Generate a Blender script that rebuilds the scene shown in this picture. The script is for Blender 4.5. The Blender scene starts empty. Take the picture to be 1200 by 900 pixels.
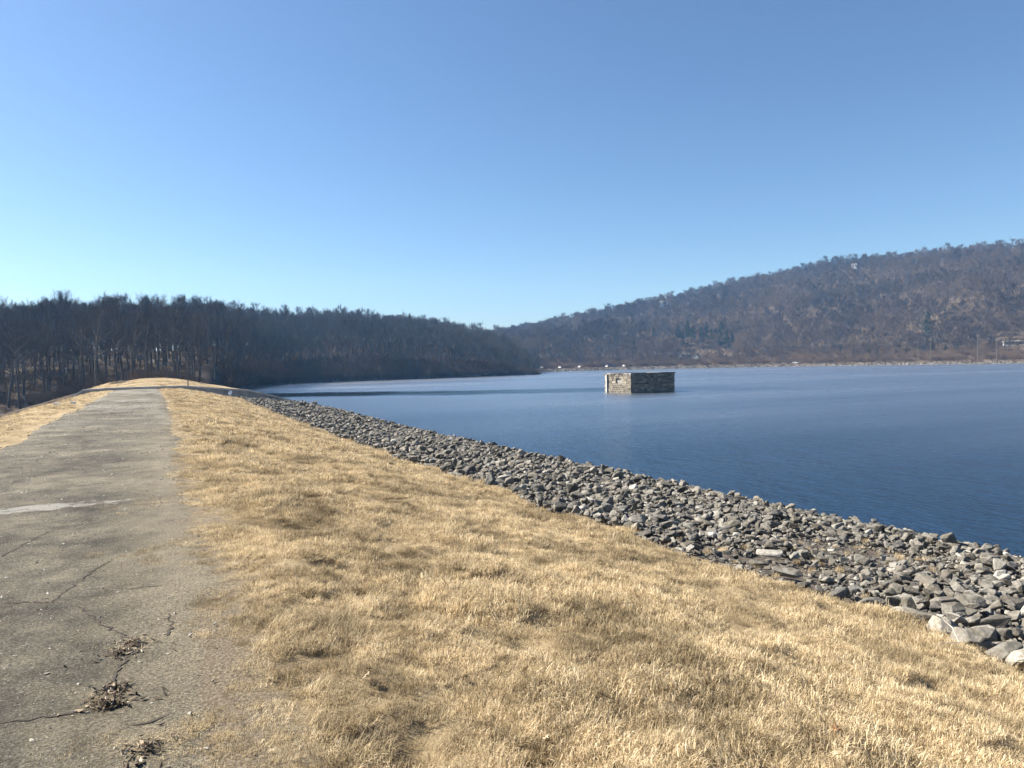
import bpy, bmesh, math
import numpy as np
from mathutils import Vector, Matrix, Euler

# ------------------------------------------------------------------ camera, sky, sun, exposure
scene = bpy.context.scene
rad = math.radians
YAW, PITCH, ROLL = rad(26.7), rad(-1.48), rad(1.1)
CAM = np.array([0.0, 0.0, 1.6])
FPX = 866.0                                   # focal length in pixels of a 1200 px wide picture
fw = np.array([math.sin(YAW)*math.cos(PITCH), math.cos(YAW)*math.cos(PITCH), math.sin(PITCH)])
r0 = np.array([math.cos(YAW), -math.sin(YAW), 0.0]); u0 = np.cross(r0, fw)
rt = r0*math.cos(ROLL) - u0*math.sin(ROLL); up = u0*math.cos(ROLL) + r0*math.sin(ROLL)
cam_data = bpy.data.cameras.new('camera'); cam = bpy.data.objects.new('camera', cam_data)
scene.collection.objects.link(cam); scene.camera = cam
cam.matrix_world = Matrix(((rt[0], up[0], -fw[0], CAM[0]), (rt[1], up[1], -fw[1], CAM[1]),
                           (rt[2], up[2], -fw[2], CAM[2]), (0, 0, 0, 1)))
cam_data.sensor_width = 36; cam_data.lens = 36*FPX/1200
cam_data.clip_start = 0.05; cam_data.clip_end = 12000

SUN_AZ, SUN_EL = rad(-52.0), rad(40.0)        # azimuth clockwise from +Y
world = bpy.data.worlds.new('World'); scene.world = world; world.use_nodes = True
wn = world.node_tree
sky = wn.nodes.new('ShaderNodeTexSky'); sky.sky_type = 'NISHITA'; sky.sun_disc = False
sky.sun_elevation = SUN_EL; sky.sun_rotation = SUN_AZ
sky.altitude = 800; sky.air_density = 1.0; sky.dust_density = 1.3; sky.ozone_density = 6.0
bg = wn.nodes['Background']; bg.inputs['Strength'].default_value = 0.05
wn.links.new(sky.outputs[0], bg.inputs['Color'])
sd = bpy.data.lights.new('sun', 'SUN'); sd.energy = 5.0; sd.angle = rad(0.53); sd.color = (1.0, 0.95, 0.86)
sun = bpy.data.objects.new('sun', sd); scene.collection.objects.link(sun)
tosun = Vector((math.sin(SUN_AZ)*math.cos(SUN_EL), math.cos(SUN_AZ)*math.cos(SUN_EL), math.sin(SUN_EL)))
sun.rotation_euler = tosun.to_track_quat('Z', 'Y').to_euler(); sun.location = (0, 0, 60)
vs = scene.view_settings
vs.view_transform = 'Standard'; vs.look = 'None'; vs.gamma = 1; vs.use_curve_mapping = False
vs.exposure = 1.62

# ------------------------------------------------------------------ helpers
rng = np.random.default_rng(7)
COL = scene.collection
WATER = -3.4

def ray(px, py):
    return fw + rt*(px-600)/FPX - up*(py-450)/FPX
def at_z(px, py, z):
    d = ray(px, py); t = (z-CAM[2])/d[2]; return CAM + t*d
def at_r(px, py, r):
    d = ray(px, py); return CAM + d*r/math.hypot(d[0], d[1])
def az_of(px, py=430):
    d = ray(px, py); return math.degrees(math.atan2(d[0], d[1]))

def interp(x, tab):
    t = np.asarray(tab, float); return np.interp(x, t[:, 0], t[:, 1])
def smooth(x):
    x = np.clip(x, 0, 1); return x*x*(3-2*x)

_lat = np.random.default_rng(11).random((256, 256))
def vnoise(x, y, s=1.0, off=0):
    x = np.asarray(x, float)/s + 37.3 + off; y = np.asarray(y, float)/s + 91.7 + off*1.7
    xi = np.floor(x).astype(int); yi = np.floor(y).astype(int); fx = smooth(x-xi); fy = smooth(y-yi)
    g = lambda a, b: _lat[a % 256, b % 256]
    return (g(xi, yi)*(1-fx)+g(xi+1, yi)*fx)*(1-fy) + (g(xi, yi+1)*(1-fx)+g(xi+1, yi+1)*fx)*fy - 0.5
def fbm(x, y, s=1.0, o=4, off=0):
    return sum(vnoise(x, y, s/2**k, off+k*13)*0.5**k for k in range(o))

def mesh_np(name, V, F, smooth_shade=False):
    m = bpy.data.meshes.new(name)
    m.from_pydata(np.asarray(V, float).tolist(), [], [list(map(int, f)) for f in F] if not isinstance(F, np.ndarray) else F.tolist())
    if smooth_shade: m.polygons.foreach_set('use_smooth', np.ones(len(m.polygons), bool))
    m.update(); return m
def link(name, mesh, mat=None, parent=None, loc=None, rot=None, scl=None):
    o = bpy.data.objects.new(name, mesh); COL.objects.link(o)
    if mat is not None and mesh is not None and len(mesh.materials) == 0: mesh.materials.append(mat)
    if parent is not None: o.parent = parent
    if loc is not None: o.location = loc
    if rot is not None: o.rotation_euler = rot
    if scl is not None: o.scale = scl
    return o
def tag(o, label=None, cat=None, group=None, kind=None):
    if label: o['label'] = label
    if cat: o['category'] = cat
    if group: o['group'] = group
    if kind: o['kind'] = kind
    return o
def empty(name, loc, rz=0.0, scl=1.0):
    o = bpy.data.objects.new(name, None); COL.objects.link(o); o.location = loc
    o.rotation_euler = (0, 0, rz); o.scale = (scl,)*3; o.empty_display_size = 0.2; return o

def grid_mesh(name, X, Y, Z, smooth_shade=True):
    n, m = X.shape
    V = np.stack([X.ravel(), Y.ravel(), Z.ravel()], 1)
    i, j = np.meshgrid(np.arange(n-1), np.arange(m-1), indexing='ij'); a = (i*m+j).ravel()
    F = np.stack([a, a+m, a+m+1, a+1], 1)
    return mesh_np(name, V, F, smooth_shade)

class MB:
    """collects boxes and prisms into one mesh"""
    def __init__(s): s.V = []; s.F = []; s.n = 0
    def add(s, V, F):
        s.V.extend([tuple(v) for v in V]); s.F.extend([[i+s.n for i in f] for f in F]); s.n += len(V)
    def box(s, lo, hi, jit=0.0):
        x0, y0, z0 = lo; x1, y1, z1 = hi
        V = np.array([(x0,y0,z0),(x1,y0,z0),(x1,y1,z0),(x0,y1,z0),(x0,y0,z1),(x1,y0,z1),(x1,y1,z1),(x0,y1,z1)], float)
        if jit: V = V + rng.uniform(-jit, jit, V.shape)
        s.add(V, [(0,3,2,1),(4,5,6,7),(0,1,5,4),(1,2,6,5),(2,3,7,6),(3,0,4,7)])
    def prism(s, prof, y0, y1):
        n = len(prof)
        V = [(x, y0, z) for x, z in prof] + [(x, y1, z) for x, z in prof]
        s.add(V, [list(range(n)), list(range(2*n-1, n-1, -1))] + [(i, i+n, (i+1) % n+n, (i+1) % n) for i in range(n)])
    def tube(s, P, R, k=6):
        P = np.asarray(P, float); V = []; F = []
        for i in range(len(P)):
            d = P[min(i+1, len(P)-1)]-P[max(i-1, 0)]; d = d/np.linalg.norm(d)
            a = np.cross(d, [0.3, 0.9, 0.1] if abs(d[2]) > 0.7 else [0, 0, 1]); a /= np.linalg.norm(a); b = np.cross(d, a)
            for q in range(k):
                t = 2*math.pi*q/k; V.append(P[i]+R[i]*(a*math.cos(t)+b*math.sin(t)))
        for i in range(len(P)-1):
            for q in range(k):
                F.append((i*k+q, i*k+(q+1) % k, (i+1)*k+(q+1) % k, (i+1)*k+q))
        F.append(list(range(k-1, -1, -1))); F.append([(len(P)-1)*k+q for q in range(k)])
        s.add(V, F)
    def mesh(s, name, bevel=0.0, sm=False):
        m = mesh_np(name, s.V, s.F, sm)
        b = bmesh.new(); b.from_mesh(m); bmesh.ops.recalc_face_normals(b, faces=b.faces)
        if bevel: bmesh.ops.bevel(b, geom=b.edges[:], offset=bevel, segments=2, affect='EDGES', clamp_overlap=True)
        b.to_mesh(m); b.free(); return m

# ---- materials
def new_mat(name):
    m = bpy.data.materials.new(name); m.use_nodes = True; nt = m.node_tree
    return m, nt, nt.nodes['Principled BSDF']
def node(nt, t, **kw):
    n = nt.nodes.new(t)
    for k, v in kw.items():
        if k in n.inputs: n.inputs[k].default_value = v
        else: setattr(n, k, v)
    return n
def noise(nt, scale, detail=4, rough=0.55, vec=None):
    n = node(nt, 'ShaderNodeTexNoise'); n.inputs['Scale'].default_value = scale
    n.inputs['Detail'].default_value = detail; n.inputs['Roughness'].default_value = rough
    if vec is not None: nt.links.new(vec, n.inputs['Vector'])
    return n.outputs['Fac']
def ramp(nt, fac, stops, interp='LINEAR'):
    n = node(nt, 'ShaderNodeValToRGB'); e = n.color_ramp.elements; n.color_ramp.interpolation = interp
    while len(e) < len(stops): e.new(0.5)
    for q, (p, c) in enumerate(stops): e[q].position = p; e[q].color = (*c, 1) if len(c) == 3 else c
    nt.links.new(fac, n.inputs['Fac']); return n.outputs['Color']
def mixc(nt, fac, a, b, mode='MIX'):
    n = node(nt, 'ShaderNodeMix', data_type='RGBA', blend_type=mode)
    for s, v in ((0, fac), (6, a), (7, b)):
        if isinstance(v, (int, float)): n.inputs[s].default_value = v
        elif isinstance(v, tuple): n.inputs[s].default_value = (*v, 1)
        else: nt.links.new(v, n.inputs[s])
    return n.outputs[2]
def mth(nt, op, a, b=None, c=None, clamp=False):
    n = node(nt, 'ShaderNodeMath', operation=op); n.use_clamp = clamp
    for q, v in enumerate((a, b, c)):
        if v is None: continue
        if isinstance(v, (int, float)): n.inputs[q].default_value = v
        else: nt.links.new(v, n.inputs[q])
    return n.outputs[0]
def bump(nt, p, h, strength=0.5, dist=0.02):
    n = node(nt, 'ShaderNodeBump'); n.inputs['Strength'].default_value = strength; n.inputs['Distance'].default_value = dist
    nt.links.new(h, n.inputs['Height']); nt.links.new(n.outputs[0], p.inputs['Normal'])
def pos(nt): return node(nt, 'ShaderNodeNewGeometry').outputs['Position']
def sepxyz(nt, v):
    n = node(nt, 'ShaderNodeSeparateXYZ'); nt.links.new(v, n.inputs[0]); return n.outputs
def simple(name, c, rough=0.8, var=0.25, scale=6.0, metal=0.0, spec=0.3):
    m, nt, p = new_mat(name)
    f = noise(nt, scale, 5, vec=node(nt, 'ShaderNodeTexCoord').outputs['Object'])
    lo = tuple(x*(1-var) for x in c); hi = tuple(min(1, x*(1+var)) for x in c)
    nt.links.new(ramp(nt, f, [(0.3, lo), (0.7, hi)]), p.inputs['Base Color'])
    p.inputs['Roughness'].default_value = rough; p.inputs['Metallic'].default_value = metal
    p.inputs['Specular IOR Level'].default_value = spec
    return m

def rand_mat(name, cols, rough=0.9, nscale=9.0, nvar=0.35, bumpd=0.0, spec=0.2, world_noise=None):
    """colour picked per object / instance from cols, with a fine mottling"""
    m, nt, p = new_mat(name)
    rnd = node(nt, 'ShaderNodeObjectInfo').outputs['Random']
    n = len(cols); c = ramp(nt, rnd, [(q/max(1, n-1), cols[q]) for q in range(n)])
    f = noise(nt, nscale, 6, 0.65, vec=node(nt, 'ShaderNodeTexCoord').outputs['Object'])
    k = ramp(nt, f, [(0.3, (1-nvar,)*3), (0.72, (1+nvar*0.6,)*3)])
    c = mixc(nt, 1.0, c, k, 'MULTIPLY')
    if world_noise:
        sc, amt = world_noise
        w = noise(nt, sc, 3, vec=pos(nt)); c = mixc(nt, 1.0, c, ramp(nt, w, [(0.35, (1-amt,)*3), (0.65, (1+amt,)*3)]), 'MULTIPLY')
    nt.links.new(c, p.inputs['Base Color']); p.inputs['Roughness'].default_value = rough
    p.inputs['Specular IOR Level'].default_value = spec
    if bumpd: bump(nt, p, f, 0.6, bumpd)
    return m

# stone and wood
M_stone = rand_mat('riprap_stone', [(.060,.056,.050),(.155,.138,.112),(.085,.078,.066),(.20,.172,.132),(.075,.073,.070),(.13,.117,.098),
                                    (.10,.086,.064),(.24,.22,.185),(.12,.105,.082),(.07,.062,.053),(.18,.16,.13),(.40,.37,.32)], 0.85, 7, 0.45, 0.03)
nt = M_stone.node_tree; p = nt.nodes['Principled BSDF']; src_ = p.inputs['Base Color'].links[0].from_socket
spot = ramp(nt, noise(nt, 5.5, 6, 0.7, vec=pos(nt)), [(0.50, (0,)*3), (0.62, (1,)*3)]); src_ = mixc(nt, mth(nt, 'MULTIPLY', spot, .45), src_, (.30,.285,.25))
stain = ramp(nt, noise(nt, 3.0, 5, 0.65, vec=pos(nt)), [(0.48, (0,)*3), (0.64, (1,)*3)]); src_ = mixc(nt, mth(nt, 'MULTIPLY', stain, .35), src_, (.11,.085,.058))
nt.links.new(mixc(nt, 1.0, src_, (.96,.985,1.02), 'MULTIPLY'), p.inputs['Base Color'])
M_bark = rand_mat('bark', [(.075,.065,.058),(.11,.098,.088),(.09,.08,.07),(.14,.125,.11)], 0.95, 2.5, 0.4)
M_twig = rand_mat('twigs', [(.062,.062,.066),(.082,.078,.078),(.07,.068,.07),(.095,.087,.082)], 0.95, 0.3, 0.2)
M_twigf = rand_mat('hill_twigs', [(.070,.057,.050),(.11,.086,.068),(.064,.054,.052),(.14,.108,.08),(.09,.073,.063),(.08,.066,.062),(.12,.09,.064)], 0.95, 0.3, 0.2, world_noise=(.012, .38))
M_brush = rand_mat('brush_stems', [(.12,.08,.054),(.15,.105,.068),(.095,.072,.056),(.17,.125,.08)], 0.95, 0.5, 0.2)
M_pine = rand_mat('pine_needles', [(.020,.038,.022),(.028,.050,.026),(.024,.042,.028)], 0.8, 0.8, 0.3)
M_pale = simple('pale_wood', (.34,.30,.25), 0.9)
M_gauge = simple('faded_white_paint', (.42,.41,.39), 0.7, 0.15, 3)
M_pole = simple('weathered_pole', (.12,.108,.095), 0.9)
M_conc = simple('concrete', (.36,.34,.31), 0.85, 0.25, 1.5)
M_concd = simple('weathered_concrete', (.20,.19,.18), 0.9, 0.35, 1.2)
M_white = simple('white_paint', (.80,.80,.78), 0.5, 0.08, 3)
M_dark = simple('dark_metal', (.04,.04,.045), 0.5, 0.3, 8, 0.3)
M_glass = simple('dark_glass', (.02,.025,.03), 0.12, 0.2, 2, 0, 0.5)
M_tyre = simple('tyre_rubber', (.02,.02,.02), 0.9, 0.2, 8)
M_roof = simple('roof_shingle', (.10,.095,.09), 0.9, 0.3, 2)
M_siding = simple('grey_siding', (.40,.40,.40), 0.8, 0.15, 1.5)
M_whitest = simple('white_stone', (.62,.60,.56), 0.8, 0.2, 8)

# ------------------------------------------------------------------ terrain functions
LP = [(-60,350),(0,352),(50,346),(120,346),(200,347),(300,350),(400,355),(450,361),(500,369),(550,380),(590,389),(615,402),(625,415)]
RP = [(560,392),(590,386),(640,375),(700,361),(740,352),(800,340),(850,329),(900,317),(960,305),(1000,300),(1050,296),(1100,289),(1150,286),(1200,283),(1260,281)]
RF_L = [(-60,150),(-8,150),(0,152),(3,158),(4.5,165),(6,192),(9.4,264),(20,310),(28.4,365),(29.5,372)]
def rf_left(az): return interp(az, RF_L)
RS_R = [(-40,520),(20,470),(29,474),(35,520),(46,560),(61.4,532),(75,500),(100,460),(140,500)]
def rs_right(az): return interp(az, RS_R)
LAZ, LM = [], []
for px, py in LP:
    a = az_of(px, py); r = float(rf_left(a))+95; LAZ.append(a); LM.append(at_r(px, py, r)[2]-16.3)
def ridge_r(az): return rs_right(az) + interp(az, [(20,400),(29,410),(61,470),(90,450)])
RAZ, RM = [], []
for px, py in RP:
    a = az_of(px, py); r = float(ridge_r(a)); RAZ.append(a); RM.append(at_r(px, py, r)[2]-17.0)

def terrain(X, Y):
    X = np.asarray(X, float); Y = np.asarray(Y, float)
    r = np.hypot(X, Y); az = np.degrees(np.arctan2(X, Y))
    n1 = fbm(X, Y, 60, 4); n2 = fbm(X, Y, 9, 3, 5)
    # wooded hill at the end of the dam
    rf = rf_left(az); M = np.interp(az, LAZ, LM)
    t = (r-rf)/95.0
    up_l = WATER + (M-WATER)*(np.clip(t, 0, 1)**0.72)*1.0
    up_l = up_l - np.clip(r-rf-150, 0, None)*0.06 + (n1*5+n2*0.9)*np.clip(t*2.5, 0, 1)
    side = smooth((az-28.6)/1.6)
    up_l = up_l*(1-side) + side*(-9)
    low = np.where(az > 4.7, WATER - np.clip(rf-r, 0, None)*0.25 - 0.1, WATER - np.clip(rf-r, 0, 60)*0.10)
    low = np.maximum(low, -12)
    hl = np.where(r > rf, up_l, low)
    back = smooth((np.abs(az+30)-110)/30)
    hl = np.where(np.abs(az) > 140, -7.0, hl)
    hl = np.where(az < -60, np.minimum(hl, -5+np.clip(r-150, 0, None)*0.05), hl)
    # hill on the far shore
    rs = rs_right(az); rr = ridge_r(az); Mr = np.interp(az, RAZ, RM)
    d = r-rs
    bench = np.interp(d, [-60,-4,0,4,8,24,30], [-14,-4.6,-3.5,-2.4,-1.7,-1.4,-0.8])
    k = np.clip((d-24)/(rr-rs-24), 0, 1)
    hr = np.where(d < 24, bench, -1.4+(Mr+1.4)*(0.62*k+0.38*smooth(k))) + (n1*16+n2*1.2)*np.clip((d-30)/140, 0, 1)*np.clip(1.6-1.4*k, 0.38, 1)
    hr = hr - np.clip(r-rr-60, 0, None)*0.10
    fade = smooth((az-100)/50)
    hr = np.where(az > 0, hr, -14)*(1-fade) + fade*np.where(az > 0, np.minimum(hr, 10), -14)
    h = np.maximum(hl, hr)
    # grassed abutment ridge that carries on from the dam
    ridge = 0.1 - 0.30*np.clip(np.abs(X-1.0)-4.5, 0, None) + n2*0.2
    ridge = np.where((Y > 118) & (Y < 220), ridge, -99)
    h = np.maximum(h, ridge)
    # keep the natural ground below the dam body
    keep = (Y < 119) & (Y > -140) & (X > -34) & (X < 40)
    h = np.where(keep, np.minimum(h, -9.5), h)
    lake = (X > 10) & (r < np.where(az < 29, np.where(az > 4.7, rf, 0), rs)) & (az < 150)
    h = np.where(lake, np.minimum(h, WATER-0.4), h)
    return np.maximum(h, -30)

# ------------------------------------------------------------------ ground sheet
azs = np.concatenate([np.arange(-180, -30, 3.0), np.arange(-30, 82, 0.4), np.arange(82, 181, 3.0)]); azs[-1] = 180
rr_ = np.concatenate([[0.01, 20, 40, 60, 80], np.arange(90, 700, 4.5), np.arange(700, 1150, 12), np.arange(1150, 1500, 50), [1520]])
A, R = np.meshgrid(np.radians(azs), rr_, indexing='ij')
GX, GY = R*np.sin(A), R*np.cos(A); GZ = terrain(GX, GY)
m_gr, nt, p = new_mat('leaf_litter')
P = pos(nt); n1 = noise(nt, 0.05, 5, vec=P); n2 = noise(nt, 0.7, 5, 0.7, vec=P)
c = ramp(nt, n2, [(0.3, (.042,.033,.027)), (0.5, (.075,.058,.043)), (0.72, (.135,.10,.068))])
c = mixc(nt, ramp(nt, n1, [(0.4, (0,)*3), (0.65, (1,)*3)]), c, mixc(nt, 0.5, c, (.10,.075,.045)))
zx_, zy_, z = sepxyz(nt, P)
lakeside = mth(nt, 'GREATER_THAN', zx_, 22.0)
rock = ramp(nt, noise(nt, 0.9, 5, 0.7, vec=P), [(0.35, (.05,.048,.045)), (0.65, (.16,.15,.14))])
c = mixc(nt, mth(nt, 'MULTIPLY', mth(nt, 'MULTIPLY', lakeside, mth(nt, 'LESS_THAN', z, -1.0)), mth(nt, 'GREATER_THAN', n2, .46)), c, (.15,.115,.075))
c = mixc(nt, mth(nt, 'MULTIPLY', lakeside, mth(nt, 'LESS_THAN', z, -1.8)), c, rock)
nt.links.new(c, p.inputs['Base Color']); p.inputs['Roughness'].default_value = 0.95; p.inputs['Specular IOR Level'].default_value = 0.1
bump(nt, p, n2, 0.8, 0.5)
ground = link('ground', grid_mesh('ground', GX, GY, GZ), m_gr); tag(ground, kind='structure')

# ------------------------------------------------------------------ lake
ang = [(11.5, -260), (11.5, 205)]
rim = [(r_*math.sin(rad(a)), r_*math.cos(rad(a))) for a in np.arange(3.5, 128, 2.0) for r_ in [float(rs_right(a))+8]]
LV = [(x, y, WATER) for x, y in ang[::-1]]
LV = [(11.5, -260, WATER), (11.5, 205, WATER)] + [(x, y, WATER) for x, y in rim]
lake_mesh = mesh_np('lake', LV, [list(range(len(LV)-1, -1, -1))])
m_w, nt, p = new_mat('lake_water')
P = pos(nt)
mp = node(nt, 'ShaderNodeMapping'); nt.links.new(P, mp.inputs['Vector'])
mp.inputs['Rotation'].default_value = (0, 0, rad(20)); mp.inputs['Scale'].default_value = (1.0, 0.55, 1.0)
w1 = noise(nt, 1.1, 3, 0.6, vec=mp.outputs[0]); w2 = noise(nt, 4.5, 3, 0.6, vec=mp.outputs[0]); w3 = noise(nt, 0.22, 2, 0.5, vec=mp.outputs[0])
h = mth(nt, 'ADD', mth(nt, 'MULTIPLY', w1, 1.0), mth(nt, 'ADD', mth(nt, 'MULTIPLY', w2, 0.6), mth(nt, 'MULTIPLY', w3, 1.4)))
# wind: ruffled water with a few glassy lanes
mp2 = node(nt, 'ShaderNodeMapping'); nt.links.new(P, mp2.inputs['Vector'])
mp2.inputs['Rotation'].default_value = (0, 0, rad(27)); mp2.inputs['Scale'].default_value = (0.10, 1.0, 1.0)
gust = ramp(nt, noise(nt, 0.05, 4, 0.6, vec=mp2.outputs[0]), [(0.35, (0.8,)*3), (0.62, (1.0,)*3)])
sx, sy, sz = sepxyz(nt, P)
wob = mth(nt, 'MULTIPLY', mth(nt, 'SUBTRACT', noise(nt, 0.03, 4, 0.6, vec=P), 0.5), 26.0)
# a calm lane in front of the far wood: distance from the line through the points A and B
Apt, Bpt = at_z(330, 463.0, WATER), at_z(690, 457.5, WATER)
dv = Bpt-Apt; L_ = math.hypot(dv[0], dv[1]); nx, ny = -dv[1]/L_, dv[0]/L_
dline = mth(nt, 'ADD', mth(nt, 'ADD', mth(nt, 'MULTIPLY', sx, nx), mth(nt, 'MULTIPLY', sy, ny)), mth(nt, 'ADD', wob, -(Apt[0]*nx+Apt[1]*ny)))
lane = mth(nt, 'SUBTRACT', 1.0, mth(nt, 'DIVIDE', mth(nt, 'ABSOLUTE', dline), 14.0), clamp=True)
along = mth(nt, 'ADD', mth(nt, 'ADD', mth(nt, 'MULTIPLY', sx, dv[0]/L_/L_), mth(nt, 'MULTIPLY', sy, dv[1]/L_/L_)), -(Apt[0]*dv[0]+Apt[1]*dv[1])/L_/L_)
fade_ = mth(nt, 'MULTIPLY_ADD', along, -0.75, 1.25, clamp=True)
brk = ramp(nt, noise(nt, 0.02, 4, 0.65, vec=P), [(0.30, (.6,)*3), (0.5, (1,)*3)])
lane = mth(nt, 'MULTIPLY', mth(nt, 'MULTIPLY', mth(nt, 'MULTIPLY', lane, 2.2, clamp=True), brk), mth(nt, 'MULTIPLY', fade_, 0.93))
amp = mth(nt, 'MULTIPLY', gust, mth(nt, 'SUBTRACT', 1.0, lane))
bn = node(nt, 'ShaderNodeBump'); bn.inputs['Distance'].default_value = 0.34
nt.links.new(h, bn.inputs['Height']); nt.links.new(mth(nt, 'MULTIPLY', amp, 0.85), bn.inputs['Strength']); nt.links.new(bn.outputs[0], p.inputs['Normal'])
p.inputs['Base Color'].default_value = (.008, .024, .049, 1); p.inputs['Roughness'].default_value = 0.17; p.inputs['IOR'].default_value = 1.333
p.inputs['Specular IOR Level'].default_value = 0.0
gl = node(nt, 'ShaderNodeBsdfGlossy'); fetch = node(nt, 'ShaderNodeMapRange'); nt.links.new(sx, fetch.inputs[0]); fetch.inputs[1].default_value = 14.0; fetch.inputs[2].default_value = 48.0; fetch.inputs[3].default_value = 0.20; fetch.inputs[4].default_value = 0.28
nt.links.new(mth(nt, 'MULTIPLY', amp, fetch.outputs[0]), gl.inputs['Roughness']); nt.links.new(bn.outputs[0], gl.inputs['Normal'])
fr = node(nt, 'ShaderNodeFresnel'); fr.inputs['IOR'].default_value = 1.42
mxw = node(nt, 'ShaderNodeMixShader'); nt.links.new(fr.outputs[0], mxw.inputs[0]); nt.links.new(p.outputs[0], mxw.inputs[1]); nt.links.new(gl.outputs[0], mxw.inputs[2])
nt.links.new(mxw.outputs[0], nt.nodes['Material Output'].inputs['Surface'])
lake = link('lake', lake_mesh, m_w); tag(lake, kind='structure')

# ------------------------------------------------------------------ the dam
XS = np.array([-40,-24,-12,-7.5,-5.6,-4.6,-3.2,-1.2,0.5,1.2,2.6,4.2,7.35,15.2,17.2,24,34], float)
Z0 = np.array([-14,-8.0,-3.1,-1.15,-.25,-.06,-.01,.02,0,-.06,-.30,-.66,-1.40,-2.42,-3.8,-7,-13], float)
Z1 = np.array([-14,-8.0,-3.1,-1.35,-.48,-.18,-.04,.0,0.0,-.03,-.12,-.36,-1.05,-2.0,-3.6,-7,-13], float)
def axis_x(y): return interp(y, [(-50,0),(14,0),(44,0.5),(80,0.7),(140,0.7)])   # the crest bends a little
def dam_z(x, y):
    x = np.asarray(x, float); y = np.asarray(y, float)
    xx = x - axis_x(y)*np.clip(1-(np.abs(x)-4)/8, 0, 1)
    k = smooth((y-35)/45); return np.interp(xx, XS, Z0)*(1-k) + np.interp(xx, XS, Z1)*k
def road_l(y): return -2.95 + axis_x(y)
def road_r(y): return interp(y, [(-50,.12),(2.6,.14),(3.8,.26),(4.9,.40),(8,.48),(12,.55),(44,1.35),(80,1.6)])
def grass_edge(y): return interp(y, [(-50,7.35),(3,7.35),(20,7.4),(45,7.7),(77,8.3)])
def tuss(x, y):
    """tussocky relief of the grass, gone on the road"""
    k = np.clip((x-road_r(y)-0.05)/0.7, 0, 1) + np.clip((road_l(y)-0.05-x)/0.7, 0, 1)
    return k*(fbm(x, y, 0.38, 2, 3)*0.125 + fbm(x, y, 1.6, 2, 9)*0.10)
def dam_h(x, y): return dam_z(x, y) + tuss(x, y)

SP0, SP1 = 77.0, 86.0
xs = np.concatenate([np.arange(-40, -7, 1.5), np.arange(-7, -2.6, 0.14), np.arange(-2.6, 0.3, 0.25), np.arange(0.3, 8.6, 0.09), np.arange(8.6, 18, 0.3), np.arange(18, 35, 2.0)])
ys = np.concatenate([np.arange(-45, 0.6, 1.2), np.arange(0.6, 14, 0.09), np.arange(14, 34, 0.2), np.arange(34, SP0-.2, 0.5), [SP0]])
DX, DY = np.meshgrid(xs, ys, indexing='ij')
DZ = dam_h(DX, DY) - 0.45*smooth((DX-grass_edge(DY)-0.25)/0.6)
m_gs, nt, p = new_mat('thatch')
P = pos(nt); n1 = noise(nt, 34, 6, 0.75, vec=P); n2 = noise(nt, 0.9, 4, 0.6, vec=P); n3 = noise(nt, 5, 4, 0.6, vec=P)
c = ramp(nt, n1, [(0.28, (.075,.052,.028)), (0.5, (.25,.185,.105)), (0.72, (.48,.385,.24))])
c = mixc(nt, 0.55, c, ramp(nt, n2, [(0.35, (.17,.125,.072)), (0.6, (.36,.285,.175))]))
c = mixc(nt, ramp(nt, n3, [(0.55, (0,)*3), (0.72, (.45,)*3)]), c, (.13,.085,.045))
gx_, gy_, gz_ = sepxyz(nt, P)
verge = mth(nt, 'MULTIPLY_ADD', mth(nt, 'ADD', mth(nt, 'SUBTRACT', gx_, mth(nt, 'MULTIPLY', gy_, .02)), mth(nt, 'MULTIPLY', mth(nt, 'SUBTRACT', n3, .5), 1.2)), -2.2, 1.75, clamp=True)
verge = mth(nt, 'MULTIPLY', verge, mth(nt, 'MULTIPLY', mth(nt, 'GREATER_THAN', gx_, -1.0), mth(nt, 'MULTIPLY_ADD', gy_, -.05, 1.6, clamp=True)))
soil = ramp(nt, noise(nt, 55, 5, 0.75, vec=P), [(0.34, (.045,.036,.027)), (0.5, (.13,.107,.08)), (0.66, (.30,.26,.20))])
c = mixc(nt, mth(nt, 'MULTIPLY', verge, .85), c, soil)
nt.links.new(c, p.inputs['Base Color']); p.inputs['Roughness'].default_value = 0.95; p.inputs['Specular IOR Level'].default_value = 0.1
bump(nt, p, n1, 0.9, 0.03)
dam = link('dam', grid_mesh('dam', DX, DY, DZ), m_gs); tag(dam, kind='structure')

# the mound beyond the spillway
mxs = np.arange(-40, 40.1, 0.8); mys = np.concatenate([np.arange(SP1, 132, 0.9), [150, 175, 205]])
MX, MY = np.meshgrid(mxs, mys, indexing='ij')
WALL = [(-40,-14),(-24,-8.5),(-9.5,-2.6),(-7.2,-1.45),(-5.2,-.12),(-2.6,0),(4.2,.02),(6.2,-.20),(10.6,-.62),(13,-1.25),(16,-2.2),(18.5,-4),(40,-14)]
base = np.interp(MX, [w[0] for w in WALL], [w[1] for w in WALL])
crown = 0.62 - 0.034*np.clip(np.abs(MX-2.2)-0.5, 0, None)**2
crown = np.maximum(crown, 0.15-0.3*np.clip(np.abs(MX-2.2)-3.6, 0, None))
MZ = base + (np.maximum(crown, base)-base)*smooth((MY-SP1)/15) + fbm(MX, MY, 3, 3)*0.12*(MY > SP1+.5) - 0.03
mound = link('mound', grid_mesh('mound', MX, MY, MZ), m_gs); tag(mound, kind='structure')

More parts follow.
